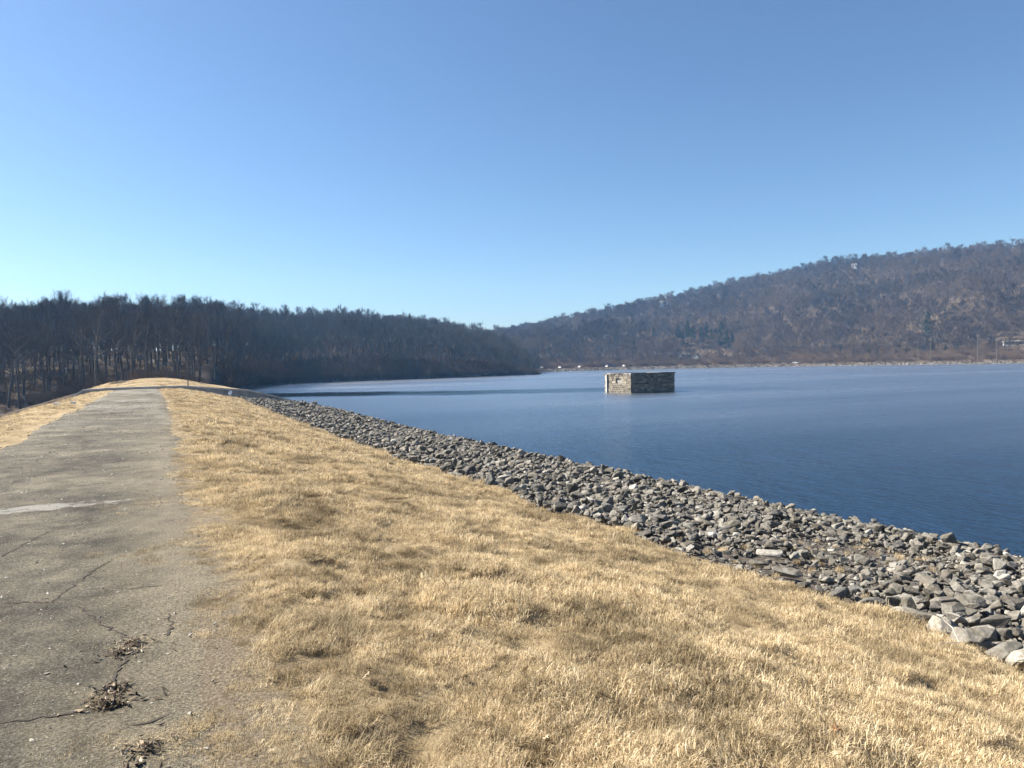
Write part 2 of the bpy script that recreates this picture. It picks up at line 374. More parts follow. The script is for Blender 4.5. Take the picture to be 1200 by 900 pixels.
# spillway channel of concrete
sw = empty('spillway', (0, SP0, -3.2)); tag(sw, 'concrete spillway channel cut across the end of the dam', 'spillway')
def loc_child(name, mesh, mat, par):
    o = link(name, mesh, mat, par); o.matrix_parent_inverse = Matrix.Translation(par.location).inverted(); return o
def wall_strip(prof, y0, y1, drop, lift=0.0):
    b = MB(); n = len(prof)
    V = [(x, y, z+lift) for y in (y0, y1) for x, z in prof] + [(x, y, (z-drop if drop < 2 else -16)) for y in (y0, y1) for x, z in prof]
    F = []
    for i in range(n-1):
        a, b_, c_, d_ = i, i+1, n+i+1, n+i
        F += [(a, b_, c_, d_), (2*n+a, 2*n+d_, 2*n+c_, 2*n+b_), (a, 2*n+a, 2*n+b_, b_), (d_, c_, 2*n+c_, 2*n+d_)]
    F += [(0, n, 3*n, 2*n), (n-1, 3*n-1, 4*n-1, 2*n-1)]
    b.add(V, F); return b
prof_near = [(x, float(dam_z(x, SP0))-0.01) for x in (-24,-12,-7.5,-5.6,-4.6,-3,0,2.6,4.2,6,8,11,15.5,17.6,24)]
loc_child('near_wall', wall_strip(prof_near, SP0+.004, SP0+.45, 9).mesh('near_wall'), M_concd, sw)
WI = [w for w in WALL if -12 < w[0] < 18.6]; 
loc_child('far_wall', wall_strip(WI, SP1-.45, SP1-.004, 9).mesh('far_wall'), M_concd, sw)
loc_child('coping', wall_strip([(x, z+.05) for x, z in WI], SP1-.62, SP1+.12, 0.16, 0.02).mesh('coping', 0.015), M_conc, sw)
b = MB(); b.prism([(-26,-9),(-26,-8.4),(-8,-4.2),(12,-3.0),(24,-6.5),(24,-9)], SP0+.45, SP1-.45); loc_child('channel_floor', b.mesh('channel_floor'), M_concd, sw)

# ------------------------------------------------------------------ road
ys = np.concatenate([np.arange(-45, 0.6, 1.5), np.arange(0.6, 16, 0.05), np.arange(16, SP0-.3, 0.3), [SP0-.02]])
us = np.linspace(0, 1, 34)
U, RY = np.meshgrid(us, ys, indexing='ij')
wl = road_l(RY) + fbm(RY, RY*0+3, 1.6, 4)*0.35; wr = road_r(RY) + fbm(RY, RY*0+9, 1.1, 5, 2)*0.26 + fbm(RY, RY*0+2, .3, 2, 7)*.16 + 0.04
RX = wl + (wr-wl)*U
RZ = dam_z(RX, RY) + 0.012 + fbm(RX, RY, 1.7, 3, 8)*0.014 - 0.02*np.clip(np.abs(U-0.5)*2-0.88, 0, 1)/0.12
m_rd, nt, p = new_mat('old_asphalt')
P = pos(nt); X_, Y_, Z_ = sepxyz(nt, P)
fine = noise(nt, 120, 4, 0.8, vec=P); mid = noise(nt, 1.3, 5, 0.6, vec=P); big = noise(nt, 0.28, 4, 0.6, vec=P)
vor = node(nt, 'ShaderNodeTexVoronoi'); vor.inputs['Scale'].default_value = 70; nt.links.new(P, vor.inputs['Vector'])
c = ramp(nt, fine, [(0.3, (.085,.073,.056)), (0.5, (.165,.142,.108)), (0.70, (.31,.27,.21))])
c = mixc(nt, 0.6, c, ramp(nt, noise(nt, 42, 6, 0.75, vec=P), [(0.36, (.045,.038,.030)), (0.5, (.155,.134,.102)), (0.62, (.34,.30,.235))]))
c = mixc(nt, 0.40, c, ramp(nt, mid, [(0.35, (.085,.073,.056)), (0.5, (.15,.13,.10)), (0.65, (.26,.225,.17))]))
c = mixc(nt, 1.0, c, ramp(nt, noise(nt, 0.55, 5, 0.6, vec=P), [(0.38, (.62,.61,.60)), (0.62, (1.30,1.27,1.20))]), 'MULTIPLY')
c = mixc(nt, 1.0, c, ramp(nt, noise(nt, 3.2, 6, 0.7, vec=P), [(0.36, (.66,.65,.64)), (0.5, (1,1,1)), (0.64, (1.36,1.33,1.26))]), 'MULTIPLY')
chip = ramp(nt, vor.outputs['Color'], [(0.70, (0,)*3), (0.78, (1,)*3)])
chipd = mth(nt, 'MULTIPLY', chip, mth(nt, 'LESS_THAN', vor.outputs['Distance'], 0.32))
c = mixc(nt, mth(nt, 'MULTIPLY', chipd, 0.55), c, (.44,.41,.36))
# pale dusty bands and bare patches further along the crest
mpb = node(nt, 'ShaderNodeMapping'); nt.links.new(P, mpb.inputs['Vector']); mpb.inputs['Scale'].default_value = (0.35, 0.10, 1)
band = ramp(nt, noise(nt, 1.0, 4, 0.6, vec=mpb.outputs[0]), [(0.47, (0,)*3), (0.60, (1,)*3)])
farm = mth(nt, 'MULTIPLY_ADD', Y_, 1/26.0, -0.5, clamp=True)
c = mixc(nt, mth(nt, 'MULTIPLY', mth(nt, 'MULTIPLY', band, farm), 0.6), c, (.34,.31,.26))
# worn pale patch by the transverse crack
Pp = at_z(42, 598, 0.0)
ell = mth(nt, 'ADD', mth(nt, 'POWER', mth(nt, 'DIVIDE', mth(nt, 'SUBTRACT', X_, float(Pp[0])), 0.78), 2), mth(nt, 'POWER', mth(nt, 'DIVIDE', mth(nt, 'SUBTRACT', Y_, float(Pp[1])), 0.20), 2))
pm = mth(nt, 'SUBTRACT', mth(nt, 'ADD', 1.25, mth(nt, 'MULTIPLY', mth(nt, 'SUBTRACT', noise(nt, 4.5, 6, 0.75, vec=P), 0.5), 9.0)), ell)
c = mixc(nt, mth(nt, 'MULTIPLY', mth(nt, 'MULTIPLY', pm, 2.0, clamp=True), 0.65), c, (.46,.43,.375))
# soil and straw washed over the right edge
edge = node(nt, 'ShaderNodeMapRange'); nt.links.new(mth(nt, 'ADD', X_, mth(nt, 'MULTIPLY', mth(nt, 'SUBTRACT', noise(nt, 1.8, 5, 0.65, vec=P), 0.5), 1.5)), edge.inputs[0])
edge.inputs[1].default_value = -0.45; edge.inputs[2].default_value = 0.4
straw = ramp(nt, noise(nt, 60, 5, 0.8, vec=P), [(0.3, (.17,.13,.085)), (0.65, (.50,.41,.27))])
ed = mth(nt, 'MULTIPLY', edge.outputs[0], mth(nt, 'SUBTRACT', 1.1, mth(nt, 'DIVIDE', Y_, 26.0), clamp=True))
c = mixc(nt, mth(nt, 'MULTIPLY', ed, 0.75), c, straw)
dirt = ramp(nt, noise(nt, 0.9, 5, 0.7, vec=P), [(0.56, (0,)*3), (0.70, (.6,)*3)])
c = mixc(nt, dirt, c, (.12,.095,.07))
c = mixc(nt, 1.0, c, (.68,.715,.755), 'MULTIPLY')
agg = ramp(nt, noise(nt, 75, 3, 0.6, vec=P), [(0.36, (.52,.52,.52)), (0.5, (1.0,1.0,1.0)), (0.66, (1.5,1.48,1.44))]); c = mixc(nt, 1.0, c, agg, 'MULTIPLY')
nt.links.new(c, p.inputs['Base Color']); p.inputs['Roughness'].default_value = 0.93; p.inputs['Specular IOR Level'].default_value = 0.15
c_mul = None
bump(nt, p, mth(nt, 'ADD', fine, noise(nt, 38, 5, 0.7, vec=P)), 0.9, 0.018)
road = link('road', grid_mesh('road', RX, RY, RZ), m_rd); tag(road, kind='structure')
def road_z(x, y):
    return float(dam_z(x, y) + 0.012 + fbm(np.array([x]), np.array([y]), 1.7, 3, 8)[0]*0.014)

# cracks in the road: narrow grooves filled with dark dirt
M_crack = simple('crack_dirt', (.045,.036,.028), 0.95, 0.4, 40)
cr = np.random.default_rng(5)
CR = [[(0,710),(35,709),(62,708),(82,692),(105,672),(135,655)], [(85,710),(104,722),(120,735),(136,742),(146,752),(152,768)],
      [(150,772),(138,790),(131,805),(128,822)], [(118,834),(95,836),(60,843),(25,848),(-30,856)], [(140,693),(165,690),(195,687)],
      [(-20,603),(10,601),(30,599),(55,602),(85,598),(112,595),(140,594),(170,592),(205,589)], [(70,604),(92,598),(118,592)],
      [(160,852),(175,848),(200,839)], [(0,655),(20,645),(45,630),(66,621)], [(196,720),(200,735),(196,748)]]
for path in CR:
    Pw = np.array([at_z(x, y, 0.01)[:2] for x, y in path]); pts = []
    for a, b_ in zip(Pw[:-1], Pw[1:]):
        k = max(2, int(np.linalg.norm(b_-a)/0.035))
        for q in range(k): pts.append(a+(b_-a)*q/k)
    pts.append(Pw[-1]); pts = np.array(pts); pts = pts + cr.normal(0, 0.012, pts.shape)
    V = []; n = len(pts)
    for i in range(n):
        d = pts[min(i+1, n-1)]-pts[max(i-1, 0)]; d /= np.linalg.norm(d)+1e-9; w = 0.0055*(0.3+1.4*cr.random())*(0.4 if i in (0, n-1) else 1)
        for s in (-1, 1):
            q = pts[i]+s*w*np.array([-d[1], d[0]]); V.append((q[0], q[1], road_z(q[0], q[1])+0.0045))
    F = [(2*i, 2*i+1, 2*i+3, 2*i+2) for i in range(n-1)]
    link('crack', mesh_np('crack', V, F), M_crack, road)

# ------------------------------------------------------------------ scatter by geometry nodes (only for stuff)
def proto_collection(name, objs):
    c = bpy.data.collections.new(name)
    for o in objs: c.objects.link(o)
    return c
def scatter(name, pts, rots, scl, idx, coll, parent=None):
    m = bpy.data.meshes.new(name); m.from_pydata(np.asarray(pts, float).tolist(), [], [])
    a = m.attributes.new('rot', 'FLOAT_VECTOR', 'POINT'); a.data.foreach_set('vector', np.asarray(rots, np.float32).ravel())
    a = m.attributes.new('scl', 'FLOAT_VECTOR', 'POINT'); a.data.foreach_set('vector', np.asarray(scl, np.float32).ravel())
    a = m.attributes.new('idx', 'INT', 'POINT'); a.data.foreach_set('value', np.asarray(idx, np.int32))
    o = link(name, m, None, parent)
    g = bpy.data.node_groups.new(name, 'GeometryNodeTree')
    g.interface.new_socket('Geometry', in_out='INPUT', socket_type='NodeSocketGeometry')
    g.interface.new_socket('Geometry', in_out='OUTPUT', socket_type='NodeSocketGeometry')
    gi, go = g.nodes.new('NodeGroupInput'), g.nodes.new('NodeGroupOutput')
    ci = g.nodes.new('GeometryNodeCollectionInfo'); ci.inputs['Collection'].default_value = coll
    ci.inputs['Separate Children'].default_value = True; ci.inputs['Reset Children'].default_value = True
    iop = g.nodes.new('GeometryNodeInstanceOnPoints'); iop.inputs['Pick Instance'].default_value = True
    def attr(nm, t):
        n = g.nodes.new('GeometryNodeInputNamedAttribute'); n.data_type = t; n.inputs['Name'].default_value = nm
        return next(s for s in n.outputs if s.enabled and s.name == 'Attribute')
    g.links.new(gi.outputs[0], iop.inputs['Points']); g.links.new(ci.outputs[0], iop.inputs['Instance'])
    g.links.new(attr('rot', 'FLOAT_VECTOR'), iop.inputs['Rotation']); g.links.new(attr('scl', 'FLOAT_VECTOR'), iop.inputs['Scale'])
    g.links.new(attr('idx', 'INT'), iop.inputs['Instance Index']); g.links.new(iop.outputs[0], go.inputs[0])
    md = o.modifiers.new('scatter', 'NODES'); md.node_group = g
    tag(o, kind='stuff'); return o

# ------------------------------------------------------------------ riprap
def stone_mesh(seed, bevel):
    g = np.random.default_rng(seed); n = 15
    v = g.normal(size=(n, 3)); v /= np.linalg.norm(v, axis=1)[:, None]
    v = np.sign(v)*np.abs(v)**0.72
    v *= np.array([1.0, g.uniform(.6, .9), g.uniform(.42, .7)])*g.uniform(.8, 1.05, (n, 1))
    b = bmesh.new()
    for q in v: b.verts.new(q*0.5)
    bmesh.ops.convex_hull(b, input=b.verts[:], use_existing_faces=False)
    for q in [x for x in b.verts if not x.link_faces]: b.verts.remove(q)
    bmesh.ops.dissolve_limit(b, angle_limit=rad(16), verts=b.verts[:], edges=b.edges[:])
    if bevel: bmesh.ops.bevel(b, geom=b.edges[:], offset=0.035, segments=1, affect='EDGES', clamp_overlap=True)
    bmesh.ops.recalc_face_normals(b, faces=b.faces)
    m = bpy.data.meshes.new('stone'); b.to_mesh(m); b.free(); m.materials.append(M_stone); return m
STONES = [stone_mesh(100+q, True) for q in range(14)]
# bed under the stones
bxs = np.arange(6.9, 18.4, 0.12); bys = np.concatenate([np.arange(-20, 0, .5), np.arange(0, 24, .15), np.arange(24, SP0-.01, .5)])
BX, BY = np.meshgrid(bxs, bys, indexing='ij')
BZ = dam_z(BX, BY) + 0.03*smooth((BX-7.2)/0.6) + fbm(BX, BY, 1.2, 3)*0.10 - 0.05 - 0.10*smooth((7.5-BX)/0.5)
m_bed, nt, p = new_mat('riprap_bed')
P = pos(nt); n1 = noise(nt, 22, 6, 0.75, vec=P); n2 = noise(nt, 0.5, 4, 0.6, vec=P)
c = ramp(nt, n1, [(0.3, (.035,.029,.024)), (0.55, (.10,.08,.06)), (0.75, (.20,.16,.115))])
nt.links.new(c, p.inputs['Base Color']); p.inputs['Roughness'].default_value = 0.95; bump(nt, p, n1, 0.9, 0.04)
bed = link('riprap_bank', grid_mesh('riprap_bank', BX, BY, BZ), m_bed); tag(bed, kind='structure')

def debris(x, y):
    """1 where soil and litter have filled the stones"""
    c0 = at_z(905, 668, -1.6); c1 = at_z(1000, 640, -1.8)
    d = np.minimum(np.hypot((x-c0[0])/1.5, (y-c0[1])/1.9), np.hypot((x-c1[0])/1.6, (y-c1[1])/1.6))
    return np.clip(1.35-d + fbm(x, y, 1.0, 3, 21)*0.7, 0, 1)
sr = np.random.default_rng(21)
pts = []
def lay(y0, y1, cell, smin, smax, lift, x0=7.35, x1=18.0):
    n = 0; smin *= .7; smax *= .74; cell *= .76
    for y in np.arange(y0, y1, cell):
        for x in np.arange(x0, x1, cell):
            xx = x+sr.uniform(-.55, .55)*cell; yy = y+sr.uniform(-.55, .55)*cell
            ge = float(grass_edge(yy)) + 0.22*math.sin(yy*1.3)+0.2*vnoise(yy, 0, .8)+0.02
            if xx < ge+.08 or yy > SP0-.3: continue
            s = smin + (smax-smin)*sr.random()**2.0
            if sr.random() < 0.035: s *= 1.5
            db = float(debris(xx, yy))
            if db > 0.25:
                if sr.random() < db*0.45: continue
                s *= 1-0.42*db
            zz = float(dam_z(xx, yy)) + 0.05*float(fbm(xx, yy, 1.2, 2)) + lift*s*sr.uniform(0.3, 1.0) + .05 - 0.05*db
            pts.append((xx, yy, zz, s, sr.normal(0, .32), sr.normal(0, .32), sr.uniform(0, 6.28), sr.integers(len(STONES)), sr.uniform(.8, 1.15)))
lay(0.5, 16, 0.17, 0.13, 0.34, 0.05); lay(0.5, 16, 0.23, 0.13, 0.40, 0.5); lay(0.5, 16, 0.6, 0.3, 0.48, .5)
lay(16, 40, 0.24, 0.2, 0.40, 0.05); lay(16, 40, 0.30, 0.2, 0.46, 0.5); lay(16, 40, 0.8, 0.3, 0.55, .5)
lay(40, SP0, 0.32, 0.26, 0.50, 0.05); lay(40, SP0, 0.42, 0.26, 0.55, 0.5)
# stones one can recognise by name of place: big slabs and pale blocks along the grass
special = [((1062,740),-1.28,.50,.42,.36,1),((1192,778),-1.30,.62,.50,.42,1),((1085,722),-1.36,.62,.42,.26,0),((1078,768),-1.34,.70,.46,.30,0),((1105,700),-1.45,.55,.36,.26,0),
           ((1030,724),-1.34,.52,.36,.24,1),((1000,708),-1.34,.50,.36,.26,0),((1128,752),-1.32,.48,.40,.36,0),((1150,742),-1.36,.46,.40,.40,1),((1165,722),-1.4,.60,.50,.28,0),
           ((1160,770),-1.30,.55,.40,.30,0),((1133,716),-1.45,.45,.36,.30,0),((1150,700),-1.5,.40,.36,.40,1),((920,672),-1.42,.62,.34,.30,0),((905,648),-1.5,.66,.40,.30,0),
           ((890,660),-1.38,.40,.34,.26,0),((985,700),-1.42,.44,.34,.30,0),((1185,700),-1.6,.50,.40,.32,0)]
sp_pts = [(at_z(px, py, z), sx_, sy_, sz_, w) for (px, py), z, sx_, sy_, sz_, w in special]
for q in sp_pts: q[0][0] = max(q[0][0], float(grass_edge(q[0][1]))+0.22*math.sin(q[0][1]*1.3)+.28); q[0][2] = float(dam_z(q[0][0], q[0][1]))+.08
keepout = np.array([q[0][:2] for q in sp_pts]); keepr = np.array([max(q[1], q[2])*0.42 for q in sp_pts])
pts = np.array([q for q in pts if np.all(np.hypot(q[0]-keepout[:, 0], q[1]-keepout[:, 1]) > keepr)])
# which show largest: visible ones, by apparent size
d3 = np.hypot(pts[:, 0], pts[:, 1]); dv3 = pts[:, :3]-CAM; dep = dv3@fw
pxx = 600+FPX*(dv3@rt)/np.maximum(dep, .1); pyy = 450-FPX*(dv3@up)/np.maximum(dep, .1)
vis = (dep > .5) & (pxx < 1215) & (pxx > -10) & (pyy < 915)
score = np.where(vis, pts[:, 3]/d3*(1+0.8*(pts[:, 2]-dam_z(pts[:, 0], pts[:, 1]))/pts[:, 3]), 0)
order = np.argsort(-score); big_i = order[:282]; rest = order[282:]
for q in big_i:
    x, y, z, s, a, b_, cc, k, f = pts[q]
    o = link('stone', STONES[int(k)], None, bed, (x, y, z), (a, b_, cc), (s*f, s, s*.95))
M_stone_p = simple('pale_riprap_stone', (.25,.228,.19), 0.85, 0.5, 7)
pale_meshes = []
for q in range(4):
    m_ = STONES[q+3].copy(); m_.materials.clear(); m_.materials.append(M_stone_p); pale_meshes.append(m_)
for q, (P3, a, b_, c_, w) in enumerate(sp_pts):
    link('stone', pale_meshes[q % 4] if w else STONES[q % 14], None, bed, (P3[0], P3[1], P3[2]+.02), (sr.normal(0, .12), sr.normal(0, .12), sr.uniform(-.6, .6)-.5), (a*.82, b_*.82, c_*1.05))
stone_protos = []
for q, m_ in enumerate(STONES):
    stone_protos.append(bpy.data.objects.new('stone_kind_%02d' % q, m_))
C_stone = proto_collection('stone_kinds', stone_protos)
rp = pts[rest]
scatter('stones', rp[:, :3], rp[:, 4:7], np.stack([rp[:, 3]*rp[:, 8], rp[:, 3], rp[:, 3]*.95], 1), rp[:, 7], C_stone, bed)

# loose chips on the road
M_chip = rand_mat('pale_chips', [(.20,.18,.15),(.34,.31,.26),(.46,.43,.37)], .9, 9, .3)
chips = []
for q in range(5):
    m_ = STONES[q].copy(); m_.materials.clear(); m_.materials.append(M_chip); chips.append(bpy.data.objects.new('chip_kind_%02d' % q, m_))
C_chip = proto_collection('chip_kinds', chips)
cn = 5200; gx = sr.uniform(-3.1, .5, cn); gy = 1.2+44*sr.random(cn)**1.7; gs = (.006+.02*sr.random(cn)**4)*(1+gy/22)
gz = np.array([road_z(a_, b2) for a_, b2 in zip(gx, gy)])+gs*.05
ok = (gx > road_l(gy)-.1) & (gx < road_r(gy))
scatter('gravel', np.stack([gx, gy, gz], 1)[ok], sr.uniform(0, 6.28, (cn, 3))[ok]*np.array([.05, .05, 1]), np.stack([gs*1.4, gs, gs], 1)[ok], sr.integers(0, 5, cn)[ok], C_chip, road)

# ------------------------------------------------------------------ dry grass
m_bl, nt, p = new_mat('dry_grass')
rnd = node(nt, 'ShaderNodeObjectInfo').outputs['Random']; P = pos(nt)
isl = node(nt, 'ShaderNodeNewGeometry').outputs['Random Per Island']
c = ramp(nt, isl, [(0, (.09,.062,.033)), (0.16, (.34,.265,.155)), (0.36, (.58,.49,.325)), (0.8, (.69,.60,.43)), (1, (.82,.75,.60))])
c = mixc(nt, 1.0, c, ramp(nt, rnd, [(0, (.72,.68,.62)), (0.5, (1.0,.98,.95)), (1, (1.12,1.1,1.08))]), 'MULTIPLY')
w3_ = noise(nt, 4.5, 4, 0.6, vec=P); c = mixc(nt, 1.0, c, ramp(nt, w3_, [(0.36, (.62,.59,.55)), (0.52, (1.02,1.01,1.0))]), 'MULTIPLY')
w = noise(nt, 0.8, 5, 0.65, vec=P); c = mixc(nt, 1.0, c, ramp(nt, w, [(0.38, (.60,.57,.52)), (0.56, (1.12,1.1,1.06))]), 'MULTIPLY')
nt.links.new(c, p.inputs['Base Color']); p.inputs['Roughness'].default_value = 0.75; p.inputs['Specular IOR Level'].default_value = 0.2
tr = node(nt, 'ShaderNodeBsdfTranslucent'); nt.links.new(c, tr.inputs['Color'])
mx = node(nt, 'ShaderNodeMixShader'); mx.inputs[0].default_value = 0.33
nt.links.new(p.outputs[0], mx.inputs[1]); nt.links.new(tr.outputs[0], mx.inputs[2]); nt.links.new(mx.outputs[0], nt.nodes['Material Output'].inputs['Surface'])
def tuft(seed, n, radius, hmin, hmax, width, lay_=0.5):
    g = np.random.default_rng(seed); V = []; F = []; wind = g.uniform(0, 6.28)
    for q in range(n):
        a = g.uniform(0, 6.28); rr = radius*math.sqrt(g.random()); bx, by = rr*math.cos(a), rr*math.sin(a)
        L = g.uniform(hmin, hmax); da = wind+g.normal(0, .9) if g.random() < lay_ else g.uniform(0, 6.28)
        lean = g.uniform(1.1, 1.65) if g.random() < .55 else g.uniform(.3, 1.1); dx, dy = math.cos(da), math.sin(da); wd = width*g.uniform(.6, 1.3); ux, uy = -dy*wd/2, dx*wd/2
        p1 = (bx+dx*L*.5*math.sin(lean*.7), by+dy*L*.5*math.sin(lean*.7), L*.5*math.cos(lean*.7))
        p2 = (p1[0]+dx*L*.5*math.sin(lean*1.2), p1[1]+dy*L*.5*math.sin(lean*1.2), p1[2]+L*.5*math.cos(lean*1.2))
        i = len(V)
        V += [(bx-ux, by-uy, -.012), (bx+ux, by+uy, -.012), (p1[0]+ux*.8, p1[1]+uy*.8, p1[2]), (p1[0]-ux*.8, p1[1]-uy*.8, p1[2]), p2]
        F += [(i, i+1, i+2, i+3), (i+3, i+2, i+4)]
    m = mesh_np('tuft', V, F); m.materials.append(m_bl); return m
TN = [bpy.data.objects.new('tuft_kind_%02d' % q, tuft(300+q, 170, .14, .02, .058, .0030)) for q in range(6)]
TF = [bpy.data.objects.new('tuft_kind_far_%02d' % q, tuft(320+q, 90, .20, .03, .065, .0085)) for q in range(5)]
TC = [bpy.data.objects.new('clump_kind_%02d' % q, tuft(340+q, 170, .09, .05, .13, .0030, .75)) for q in range(5)]
C_tc = proto_collection('clump_kinds', TC)
C_tn, C_tf = proto_collection('tuft_kinds', TN), proto_collection('tuft_kinds_far', TF)
gr = np.random.default_rng(31)
def sow(n, x0, x1, y0, y1, smin, smax, nk, left=False):
    x = gr.uniform(x0, x1, n); y = gr.uniform(y0, y1, n)
    if left: edge_ = road_l(y)-x + fbm(x, y, 1.2, 3, 40)*0.5
    else: edge_ = x-road_r(y) + fbm(x, y, 1.1, 4, 41)*0.38
    far = x < grass_edge(y)+0.22*np.sin(y*1.3)+0.2*vnoise(y, 0*y, .8)+0.10
    k = (edge_ > gr.uniform(-.26, .30, n)) & far & (y < SP0-.2)
    k &= fbm(x, y, .26, 2, 77) > -.27
    patch = fbm(x, y, 0.9, 3, 55); k &= gr.random(n) < np.maximum(0.72+1.3*patch, .4)
    x, y = x[k], y[k]; e = edge_[k]
    s = gr.uniform(smin, smax, len(x))*(1+0.9*np.clip(fbm(x, y, 0.7, 2, 66), -.4, .6))*np.clip(.55+e*.7, .5, 1)
    z = dam_h(x, y)
    return np.stack([x, y, z], 1), np.stack([gr.normal(0, .15, len(x)), gr.normal(0, .15, len(x)), gr.uniform(0, 6.28, len(x))], 1), np.stack([s, s, s*gr.uniform(.7, 1.25, len(x))], 1), gr.integers(0, nk, len(x))
def cat(*a): return [np.concatenate(q) for q in zip(*a)]
near = cat(sow(25000, -.3, 8.2, 0.6, 9, .65, 1.2, 6), sow(13000, 0.0, 8.2, 9, 17, .8, 1.35, 6))
o = scatter('dry_grass', *near, C_tn)
def clumps(n, y0, y1, smin, smax):
    x = gr.uniform(.6, 8.1, n); y = gr.uniform(y0, y1, n); f = fbm(x, y, .8, 3, 91)
    k = (f > .05+.1*gr.random(n)) & (x > road_r(y)+.25) & (x < grass_edge(y)-.05); x, y = x[k], y[k]; m_ = len(x); q = gr.uniform(smin, smax, m_)
    return np.stack([x, y, dam_h(x, y)-.006], 1), np.stack([gr.normal(0, .12, m_), gr.normal(0, .12, m_), gr.uniform(0, 6.28, m_)], 1), np.stack([q, q, q*gr.uniform(.6, 1.1, m_)], 1), gr.integers(0, 5, m_)
scatter('dry_grass', *cat(clumps(9000, .6, 14, .45, 1.0), clumps(8000, 14, 36, .8, 1.6), clumps(5500, 36, 76, 1.1, 2.1)), C_tc)
farg = cat(sow(9500, 0.2, 8.4, 16.5, 40, .7, 1.35, 5), sow(8500, 0.4, 8.8, 40, SP0, 1.0, 1.7, 5), sow(4200, -6.6, -1.0, 10, SP0, .7, 1.3, 5, True))
scatter('dry_grass', *farg, C_tf)
mx_ = gr.uniform(-5, 9, 1800); my_ = gr.uniform(SP1+.5, 125, 1800)
mb_ = np.interp(mx_, [w_[0] for w_ in WALL], [w_[1] for w_ in WALL]); mc_ = 0.62-0.034*np.clip(np.abs(mx_-2.2)-.5, 0, None)**2
mz_ = mb_+(np.maximum(np.maximum(mc_, .15-.3*np.clip(np.abs(mx_-2.2)-3.6, 0, None)), mb_)-mb_)*smooth((my_-SP1)/15)
s_ = gr.uniform(1.0, 1.8, 1800)
scatter('dry_grass', np.stack([mx_, my_, mz_-.05], 1), np.stack([0*mx_, 0*mx_, gr.uniform(0, 6.28, 1800)], 1), np.stack([s_, s_, s_], 1), gr.integers(0, 5, 1800), C_tf)

# dead weeds rooted among the silted stones
wx = gr.uniform(7.2, 13, 900); wy = gr.uniform(2.5, 14, 900); k = debris(wx, wy) > .35; wx, wy = wx[k][:55], wy[k][:55]; n = len(wx); q = gr.uniform(.3, .8, n)
scatter('dead_weeds', np.stack([wx, wy, dam_z(wx, wy)+.05], 1), np.stack([0*wx, 0*wx, gr.uniform(0, 6.28, n)], 1), np.stack([q, q, q*1.3], 1), gr.integers(0, 5, n), C_tc)
# dead weeds and leaf litter lodged in the cracks
isl_ = None
M_litter = rand_mat('dead_leaves', [(.07,.05,.035),(.12,.085,.06),(.10,.07,.05)], 0.9, 30, 0.3)
nt = M_litter.node_tree; p = nt.nodes['Principled BSDF']; nt.links.new(ramp(nt, node(nt, 'ShaderNodeNewGeometry').outputs['Random Per Island'], [(0, (.05,.036,.025)), (.5, (.13,.095,.065)), (.8, (.24,.19,.13)), (1, (.46,.39,.29))]), p.inputs['Base Color'])
def litter_clump(seed, w_, l_, n):
    g = np.random.default_rng(seed); V = []; F = []
    for q in range(n):
        rr_s = g.exponential(.55); th_ = g.uniform(0, 6.28); x, y = w_*rr_s*math.cos(th_), l_*rr_s*math.sin(th_); z = g.uniform(0.002, .02)*math.exp(-(x/w_)**2-(y/l_)**2)
        a = g.uniform(0, 6.28); L = g.uniform(.007, .026); wd = L*g.uniform(.08, .45); t = g.normal(0, .5, 2)
        d = np.array([math.cos(a), math.sin(a), t[0]*.6])*L; e = np.array([-math.sin(a), math.cos(a), t[1]])*wd
        c0 = np.array([x, y, z]); i = len(V); V += [tuple(c0-d), tuple(c0-d*.1+e), tuple(c0+d+np.array([0, 0, .5*L])), tuple(c0-d*.1-e)]; F += [(i, i+1, i+2), (i, i+2, i+3)]
    return mesh_np('litter', V, F)
for q, (px, py, w_, l_, n, lab) in enumerate([(158,757,.10,.09,260,'dark clump of dead leaves at the upper end of the road crack'),(143,770,.12,.08,170,'thin spread of dead leaves just below the upper clump on the crack'),
        (133,812,.08,.10,240,'dark clump of dead leaves midway down the road crack'),(125,830,.14,.06,260,'wide clump of dead leaves where two road cracks meet'),
        (172,882,.13,.12,220,'clump of dead weeds and straw on the broken road edge')]):
    P3 = at_z(px, py, 0.01); o = link('leaf_litter', litter_clump(500+q, w_*.9, l_*.9, int(n*.6)), M_litter, None, (P3[0], P3[1], road_z(P3[0], P3[1])+.003)); tag(o, lab, 'leaf litter', 'litter caught in the road cracks')
# straw tufts growing out of the road
wp = []
for px, py, n, sp_ in [(172,880,16,.16),(205,590,22,.45),(155,592,10,.30),(150,757,6,.1),(128,822,6,.1),(215,870,20,.2),(235,650,20,.4),(205,640,10,.3)]:
    c0 = at_z(px, py, 0)
    for q in range(n): wp.append((c0[0]+gr.normal(0, sp_), c0[1]+gr.normal(0, sp_*(.35 if py in (590, 592) else .7))))
wp = np.array(wp); s_ = gr.uniform(.35, .8, len(wp))
scatter('dry_grass', np.stack([wp[:, 0], wp[:, 1], dam_z(wp[:, 0], wp[:, 1])+.006], 1), np.stack([0*s_, 0*s_, gr.uniform(0, 6.28, len(wp))], 1), np.stack([s_, s_, s_], 1), gr.integers(0, 6, len(wp)), C_tn)

